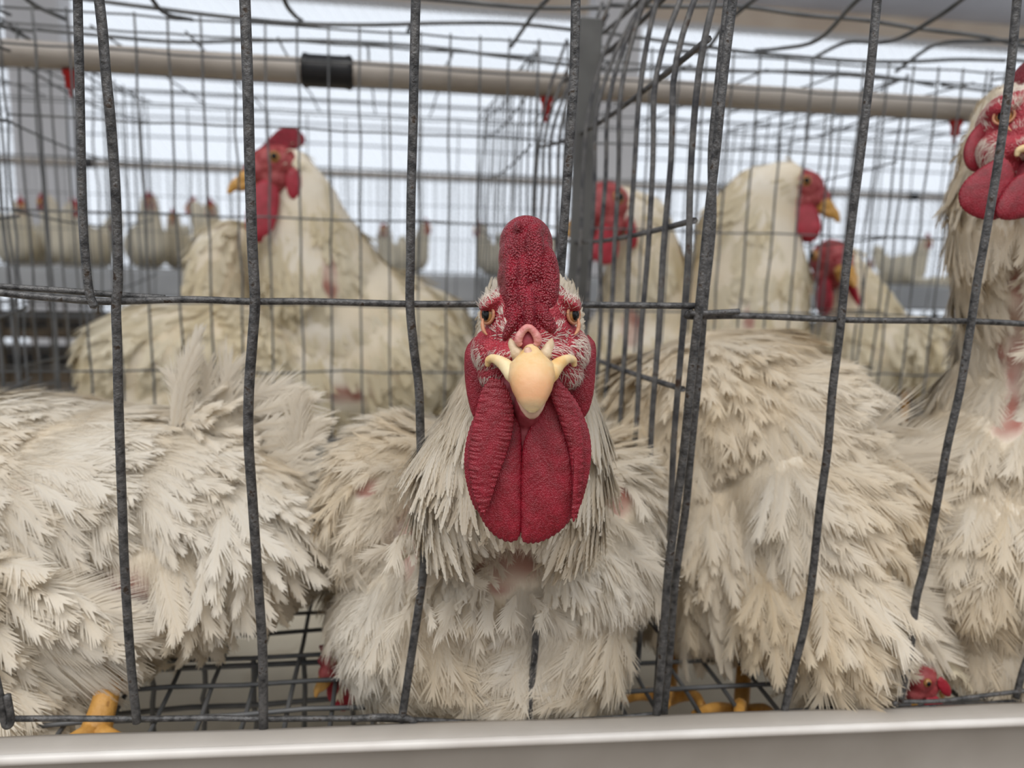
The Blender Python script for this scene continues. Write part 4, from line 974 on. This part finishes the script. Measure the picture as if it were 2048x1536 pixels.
EC = [(1930, 400, -.2, 1, 18, 4, .08, 1), (1940, 500, .1, 1, 22, 5, .08, 1), (1970, 620, -.1, 1, 22, 6, .08, 1), (1900, 780, -.8, .7, 24, 9, .12, 1), (1850, 850, -.7, .8, 24, 9, .12, 1), (1850, 1000, -.2, 1, 26, 10, .14, 1), (2000, 950, .1, 1, 26, 10, .14, 1), (1900, 1150, -.1, 1, 28, 11, .16, 1), (2000, 1250, .2, 1, 28, 11, .16, 1), (1900, 1280, .1, 1, 22, 10, .16, 1), (2010, 220, -.3, -.6, 6, 2, .3, 1)]
plumage('body_feathers', bm4, rr, EC, 70000, 41, nb=24, fluff=.28, patches=EP, tintbase=.24, tintamp=.3, jit=.15, down=900000)
fo4 = hero_head(rr, fr4, wattles=False, comb=.45, combx=34)
def P4(l): return [((x - 2044) / .86, (256 - y) / .86) for x, y in l]
frw = head_frame(2044, 256, .356)
def P5(l): return [(x - 2044, 256 - y) for x, y in l]
s_ = lambda x, z, r, a: .9 * np.sin(x * .08 + z * .05) * (1 - r)
link('wattle', lobe(P5([(1992, 318), (1965, 335), (1938, 358), (1926, 385), (1932, 412), (1958, 432), (1990, 438), (2012, 425), (2030, 380), (2025, 335), (2010, 315)]), frw, th=13, off=8, scallop=1.2, ns=40, wr=s_, tilt=(-.12, 0)), MAT['wattle'], rr)
link('wattle', lobe(P5([(2048, 345), (2020, 360), (1998, 388), (1985, 420), (1995, 440), (2030, 440), (2060, 425), (2085, 380), (2080, 345)]), frw, th=13, off=-12, scallop=1.2, ns=40, wr=s_), MAT['wattle'], rr)
link('ear_lobe', lobe(P4([(1975, 235), (1945, 265), (1930, 300), (1935, 330), (1955, 342), (1985, 325), (2010, 290), (2005, 255)]), fr4, th=15, off=22, wr=s_, scallop=.5), MAT['wattle'], rr)
link('throat_skin', blob_mesh('throat', [hb(fr4, (0, -50, -130), (60, 50, 50)), hb(fr4, (-20, -40, -170), (50, 40, 40))], 4 * fr4.s, 4), MAT['throat'], rr)
FC4 = [(x_ * .86 + 2044 - 1060 * .86, y_ * .86 + 256 - 640 * .86, *q) for x_, y_, *q in FC]
FC4 = [(a, b_, dx, dy, L * 1.15, W, l, dn) for a, b_, dx, dy, L, W, l, dn in FC4]
bristles(rr, fo4, FC4, 1600000, 43, patches=[(1992, 230, 16, 18)])
leg_obj(rr, [cam(1868, 1330, .46), cam(1866, 1370, .455), cam(1864, 1420, .45), cam(1862, 1440, .45)], np.array([26, 24, 22, 24, 26]) * .44 / F,
        [([cam(1862, 1435, .45), cam(1830, 1430, .42)], .004), ([cam(1862, 1435, .45), cam(1890, 1430, .42)], .004)])

# ------------------------------------------------------------ smaller heads for birds farther back
def simple_head(root, fr, comb='arch', wattle=1.0, lobe_col='red_far', beakm='yellow_beak', parts=True):
    """head seen in profile or three-quarter; beak points to local -y"""
    face = blob_mesh('face', [hb(fr, (0, -20, 0), (62, 78, 62)), hb(fr, (0, -70, -30), (42, 55, 42)), hb(fr, (0, -20, -55), (52, 60, 44))], 6 * fr.s, 5)
    link('face', face, MAT['face_far'] if parts else MAT['red_far'], root)
    beak = blob_mesh('beak', [hb(fr, (0, -105, -48), (32, 42, 24), rotx(25)), hb(fr, (0, -140, -72), (20, 34, 17), rotx(40)), hb(fr, (0, -158, -92), (11, 20, 11), rotx(55)), hb(fr, (0, -110, -76), (24, 38, 14), rotx(25))], 5 * fr.s, 4)
    link('beak', beak, MAT[beakm], root)
    for s in (-1, 1):
        e = link('eye', ellipsoid((s * 56, -30, 8), (15, 19, 19), fr, 14, 10), MAT['iris'], root)
        link('pupil', ellipsoid((s * 66, -32, 8), (8, 11, 11), fr, 12, 8), MAT['pupil'], e)
    def sag(ol, x, th, m=(0, 0), **k):       # lobe lying in the sagittal plane at x
        f2 = lambda V: fr(np.stack([x + V[:, 1] + m[0] * (V[:, 2]), V[:, 0], V[:, 2]], 1))
        return lobe(ol, f2, th=th, rings=10, na=72, scallop=1, ns=20, **k)
    if comb == 'arch':
        ol = [(-105, -15), (-100, 25), (-70, 50), (-40, 85), (-5, 118), (45, 120), (68, 95), (62, 70), (30, 50), (-20, 40), (-60, 15), (-90, -20)]
    elif comb == 'spiky':
        ol = [(-100, -10), (-105, 40), (-80, 50), (-78, 95), (-50, 70), (-35, 125), (-8, 85), (18, 130), (35, 85), (70, 105), (68, 55), (30, 40), (-40, 35), (-80, 0)]
    else:
        ol = [(-85, 0), (-70, 40), (-30, 62), (10, 66), (30, 58), (0, 45), (-50, 25)]
    link('comb', sag(ol, 0, 15), MAT['comb'] if parts else MAT['red_far'], root)
    w_ = wattle
    for s in (-1, 1):
        ol = [(-85, -75), (-108, -110 - 20 * w_), (-112, -110 - 90 * w_), (-80, -110 - 135 * w_), (-35, -110 - 110 * w_), (-15, -110 - 30 * w_), (-20, -80), (-50, -60)]
        link('wattle', sag(ol, s * 30, 12, m=(-s * .1, 0)), MAT['red_far'], root)
        ol = [(20, -20), (5, -50), (10, -100), (30, -120), (50, -95), (52, -50), (40, -20)]
        link('ear_lobe', sag(ol, s * 52, 10), MAT[lobe_col], root)
def mid_bird(label, head, blobs, ctl, comb='arch', wattle=1.0, density=16000, patches=(), seed=60, tintb=.35, group=None, name='rooster', extra=None, lobe_col='red_far', beakm='yellow_beak', legs=()):
    c = np.mean([B[:3, 3] for B in blobs], axis=0)
    root = empty(name, (c[0], c[1], ZB), label, 'rooster', group)
    me = blob_mesh('body', blobs, .005, 6); skin_attrs(me, patches, tintb + .1); link('body', me, MAT['down'], root)
    plumage('body_feathers', me, root, ctl, density, seed, nb=9, fluff=.22, patches=patches, tintbase=tintb, tintamp=.3, matname='feather_far', extra=extra or [])
    if head: simple_head(root, head, comb, wattle, lobe_col, beakm)
    for pts, r in legs: leg_obj(root, pts, r)
    return root
def legs_at(px, py, d):
    a = cam(px, py, d); out = []
    for s in (-1, 1):
        p = a + CR * s * .02; out.append(([p, (p[0] + .004, p[1], (p[2] + ZB) / 2), (p[0], p[1] - .005, ZB + .004)], .0045))
    return out
down = lambda L=26, W=10: [(0, 800, 0, 1, L, W, .1, 1), (2048, 800, 0, 1, L, W, .1, 1)]
# left rear rooster in profile
f5 = head_frame(566, 330, .80, yaw=-70, scale=.62)
mid_bird('white rooster behind the left cage in profile facing left, red arched comb and wattles', f5,
  chain([(582, 340, .81, 44), (610, 400, .82, 62), (620, 480, .83, 92), (640, 560, .85, 125)]) + [bl(680, 640, .87, 175, 135, .07), bl(760, 700, .88, 170, 150, .07), bl(640, 720, .87, 150, 140, .06), bl(800, 640, .90, 80, 70, .05)],
  [(600, 350, .5, .6, 12, 5, .06, 1), (640, 420, .3, 1, 20, 7, .06, 1), (600, 520, 0, 1, 24, 8, .08, 1), (700, 560, .6, .8, 26, 9, .08, 1), (800, 620, .9, .6, 26, 9, .08, 1), (650, 700, .1, 1, 26, 10, .12, 1), (800, 750, .4, 1, 26, 10, .12, 1)],
  'arch', 1.0, seed=61, patches=[(690, 790, 40, 14), (660, 560, 14, 40)], legs=legs_at(700, 800, .87))
mid_bird('plump white body behind the left cage, below and left of the profile rooster', None,
  [bl(330, 720, .83, 165, 115, .07), bl(420, 700, .84, 160, 100, .07), bl(500, 720, .84, 110, 100, .06), bl(250, 770, .83, 80, 80, .05), bl(440, 560, .86, 62, 110, .045), bl(470, 500, .87, 70, 60, .04), bl(360, 800, .83, 170, 90, .06)],
  [(250, 700, -.8, .7, 24, 10, .1, 1), (350, 640, -.4, .8, 26, 10, .1, 1), (450, 520, -.3, 1, 24, 9, .1, 1), (420, 760, -.2, 1, 26, 10, .1, 1)], seed=62, legs=legs_at(380, 830, .84), name='rooster')
mid_bird('white bird turned away just right of the rooster in profile, back showing below its neck', None,
  [bl(830, 660, .98, 110, 90, .07), bl(860, 730, .97, 110, 90, .07), bl(790, 600, .99, 70, 60, .05)], down(), seed=63, legs=legs_at(840, 800, .97))
# right rear: head behind the partition bars
f6 = head_frame(1222, 412, .86, yaw=-52, scale=.74)
mid_bird('white bird with a big red face and wattles right behind the partition bars', f6,
  chain([(1238, 420, .87, 48), (1280, 450, .88, 62), (1290, 540, .90, 80), (1290, 640, .93, 100)]) + [bl(1280, 700, .94, 120, 110, .07), bl(1230, 740, .94, 90, 90, .06)],
  [(1250, 400, .5, .6, 12, 5, .06, 1), (1300, 500, .2, 1, 22, 8, .08, 1), (1260, 700, 0, 1, 26, 10, .1, 1)], 'small', .45, seed=64, patches=[(1265, 650, 18, 34)], legs=legs_at(1270, 790, .94))
# bird facing right in profile
f7 = head_frame(1592, 372, .86, yaw=72, pitch=12, scale=.56)
mid_bird('white bird facing right in profile with a small comb and an orange-yellow beak', f7,
  chain([(1568, 368, .865, 46), (1520, 405, .872, 72), (1495, 470, .88, 100), (1495, 560, .89, 116), (1490, 640, .90, 122)]) + [bl(1480, 720, .91, 150, 110, .06), bl(1440, 780, .92, 140, 110, .06)],
  [(1560, 345, -.8, .2, 10, 4, .05, 1), (1450, 400, -.7, .7, 20, 7, .05, 1), (1550, 430, -.1, 1, 20, 7, .06, 1), (1480, 540, 0, 1, 26, 9, .08, 1), (1490, 650, 0, 1, 26, 9, .08, 1)], 'small', .55, seed=65, patches=[(1500, 640, 10, 30)], legs=legs_at(1480, 820, .84))
# bird facing the camera behind it
f8 = head_frame(1655, 520, 1.0, yaw=6, scale=.62)
mid_bird('white bird facing out with a drooping comb, between the profile bird and the next wire', f8,
  chain([(1672, 530, 1.02, 44), (1700, 580, 1.01, 56), (1720, 640, 1.0, 78)]) + [bl(1730, 700, 1.02, 105, 90, .08), bl(1780, 700, 1.04, 90, 70, .07), bl(1690, 700, 1.0, 70, 90, .06)],
  [(1700, 560, .4, 1, 20, 8, .08, 1), (1780, 680, .5, .8, 26, 10, .08, 1), (1700, 720, 0, 1, 26, 10, .1, 1)], 'small', .6, seed=66, legs=legs_at(1720, 790, 1.02))
mid_bird('pale bird low behind the tall right rooster, only its back between the bars', None,
  [bl(1810, 690, 1.0, 80, 60, .06), bl(1860, 720, 1.0, 70, 80, .06)], down(), seed=67, legs=legs_at(1840, 780, 1.0))
# birds with their heads down behind the near ones
f9 = head_frame(686, 1312, .405, yaw=-60, pitch=20, scale=.46)
mid_bird('red-combed bird with its head held low at the left of the staring rooster\'s belly', f9,
  chain([(704, 1308, .41, 32), (750, 1260, .43, 40), (800, 1190, .47, 52)]) + [bl(860, 1100, .58, 120, 100, .03)],
  down(18, 7), 'spiky', .7, seed=68, legs=legs_at(850, 1280, .575))
f10 = head_frame(1846, 1350, .392, yaw=-75, pitch=35, scale=.46)
mid_bird('bird with its small reddish head near the floor at the lower right', f10,
  chain([(1862, 1342, .397, 26), (1900, 1280, .42, 32), (1940, 1200, .46, 46)]) + [bl(1990, 1080, .60, 100, 90, .03)],
  down(18, 7), 'small', .8, seed=69)

# ------------------------------------------------------------ far flock: one bird built with its parts, then copied
def far_proto():
    root = empty('hen', (0, 0, 0), '', 'hen', 'flock in the far row of cages')
    def B(c, r, rot=0):
        m_ = np.eye(4); m_[:3, :3] = rotx(rot) @ np.diag(r); m_[:3, 3] = c; return m_
    bb = [B((0, 0, .135), (.07, .12, .075), -8), B((0, -.07, .15), (.055, .07, .065)), B((0, .11, .16), (.035, .07, .045), 25), B((0, .16, .20), (.02, .06, .04), 45)]
    for t_ in np.linspace(0, 1, 6): bb.append(B((0, -.10 - .035 * t_, .17 + .10 * t_), [.042 - .017 * t_] * 3))
    link('body', blob_mesh('body', bb, .006, 6), MAT['feather_far'], root)
    s = .00020
    def fr_(V): return np.asarray(V, float) * s + np.array([0, -.145, .285])
    fr_.B = np.eye(3) * s; fr_.o = np.array([0, -.145, .285]); fr_.s = s
    simple_head(root, fr_, 'arch', .8, parts=False)
    for sx in (-1, 1):
        t = Tubes(); t.add(np.array([(sx * .028, 0, .08), (sx * .028, .01, .04), (sx * .03, 0, .002)]), .0045, 8); link('leg', t.mesh('leg'), MAT['leg'], root)
    return root
proto = far_proto()
def copy_tree(o, parent=None):
    c = o.copy(); C.objects.link(c)
    if parent is not None: c.parent = parent
    for ch in list(o.children): copy_tree(ch, c)
    return c
far = [  # px, head py, Y, yaw deg, scale, label
 (40, 395, 2.22, 30, 1.0, 'far hen at the left edge with its red comb up, beyond the crowded bars'),
 (88, 385, 2.14, -20, 1.05, 'far hen with a raised pinkish comb against the pale column'),
 (146, 400, 2.40, 70, 1.0, 'far hen half hidden behind the first hooked wire'),
 (298, 382, 2.13, 20, 1.1, 'far hen standing tallest left of the profile rooster'),
 (345, 420, 2.30, 5, 1.0, 'far hen facing out with a low red face, second from the hooked wire gap'),
 (385, 398, 2.42, 250, 1.0, 'far hen turned half away between two facing ones'),
 (420, 398, 2.14, 10, 1.0, 'far hen just left of the thick second wire'),
 (768, 445, 2.22, -15, 1.0, 'far hen just right of the profile rooster, red wattles low'),
 (852, 440, 2.30, 35, 1.05, 'far hen just right of the third tall wire'),
 (958, 445, 2.28, -50, 1.0, 'far hen left of the staring rooster\'s comb, brownish head'),
 (1050, 440, 2.35, 10, 1.0, 'far hen directly above the staring rooster\'s comb'),
 (1115, 470, 2.30, 60, 1.0, 'far hen between the comb and the partition bars'),
 (1742, 520, 2.15, -10, 1.0, 'far hen low beside the bird with a drooping comb'),
 (1856, 470, 2.25, 5, 1.15, 'far hen with a dull brown face at the right, upright'),
 (1918, 530, 2.15, 40, 1.1, 'far hen against the neck of the tall right rooster'),
 (1400, 480, 2.3, 20, 1.0, 'far hen behind the thick upright wires'),
 (225, 455, 2.35, 90, .95, 'far hen with its head low in the bright gap after the hooked wire'),
 (1810, 520, 2.40, 80, .95, 'far hen low between the two at the right')]
for k, (px, py, Y, yw, s, lab) in enumerate(far):
    o = proto if k == 0 else copy_tree(proto)
    p = onY(px, py, Y); h = (p[2] - zfb)
    s2 = h / .30
    a = math.radians(yw)
    o.rotation_euler = (0, 0, a); o.scale = (s2, s2, s2)
    off = np.array([math.sin(a) * .145, -math.cos(a) * .145]) * s2
    o.location = (p[0] - off[0], p[1] - off[1], zfb)
    o['label'] = lab
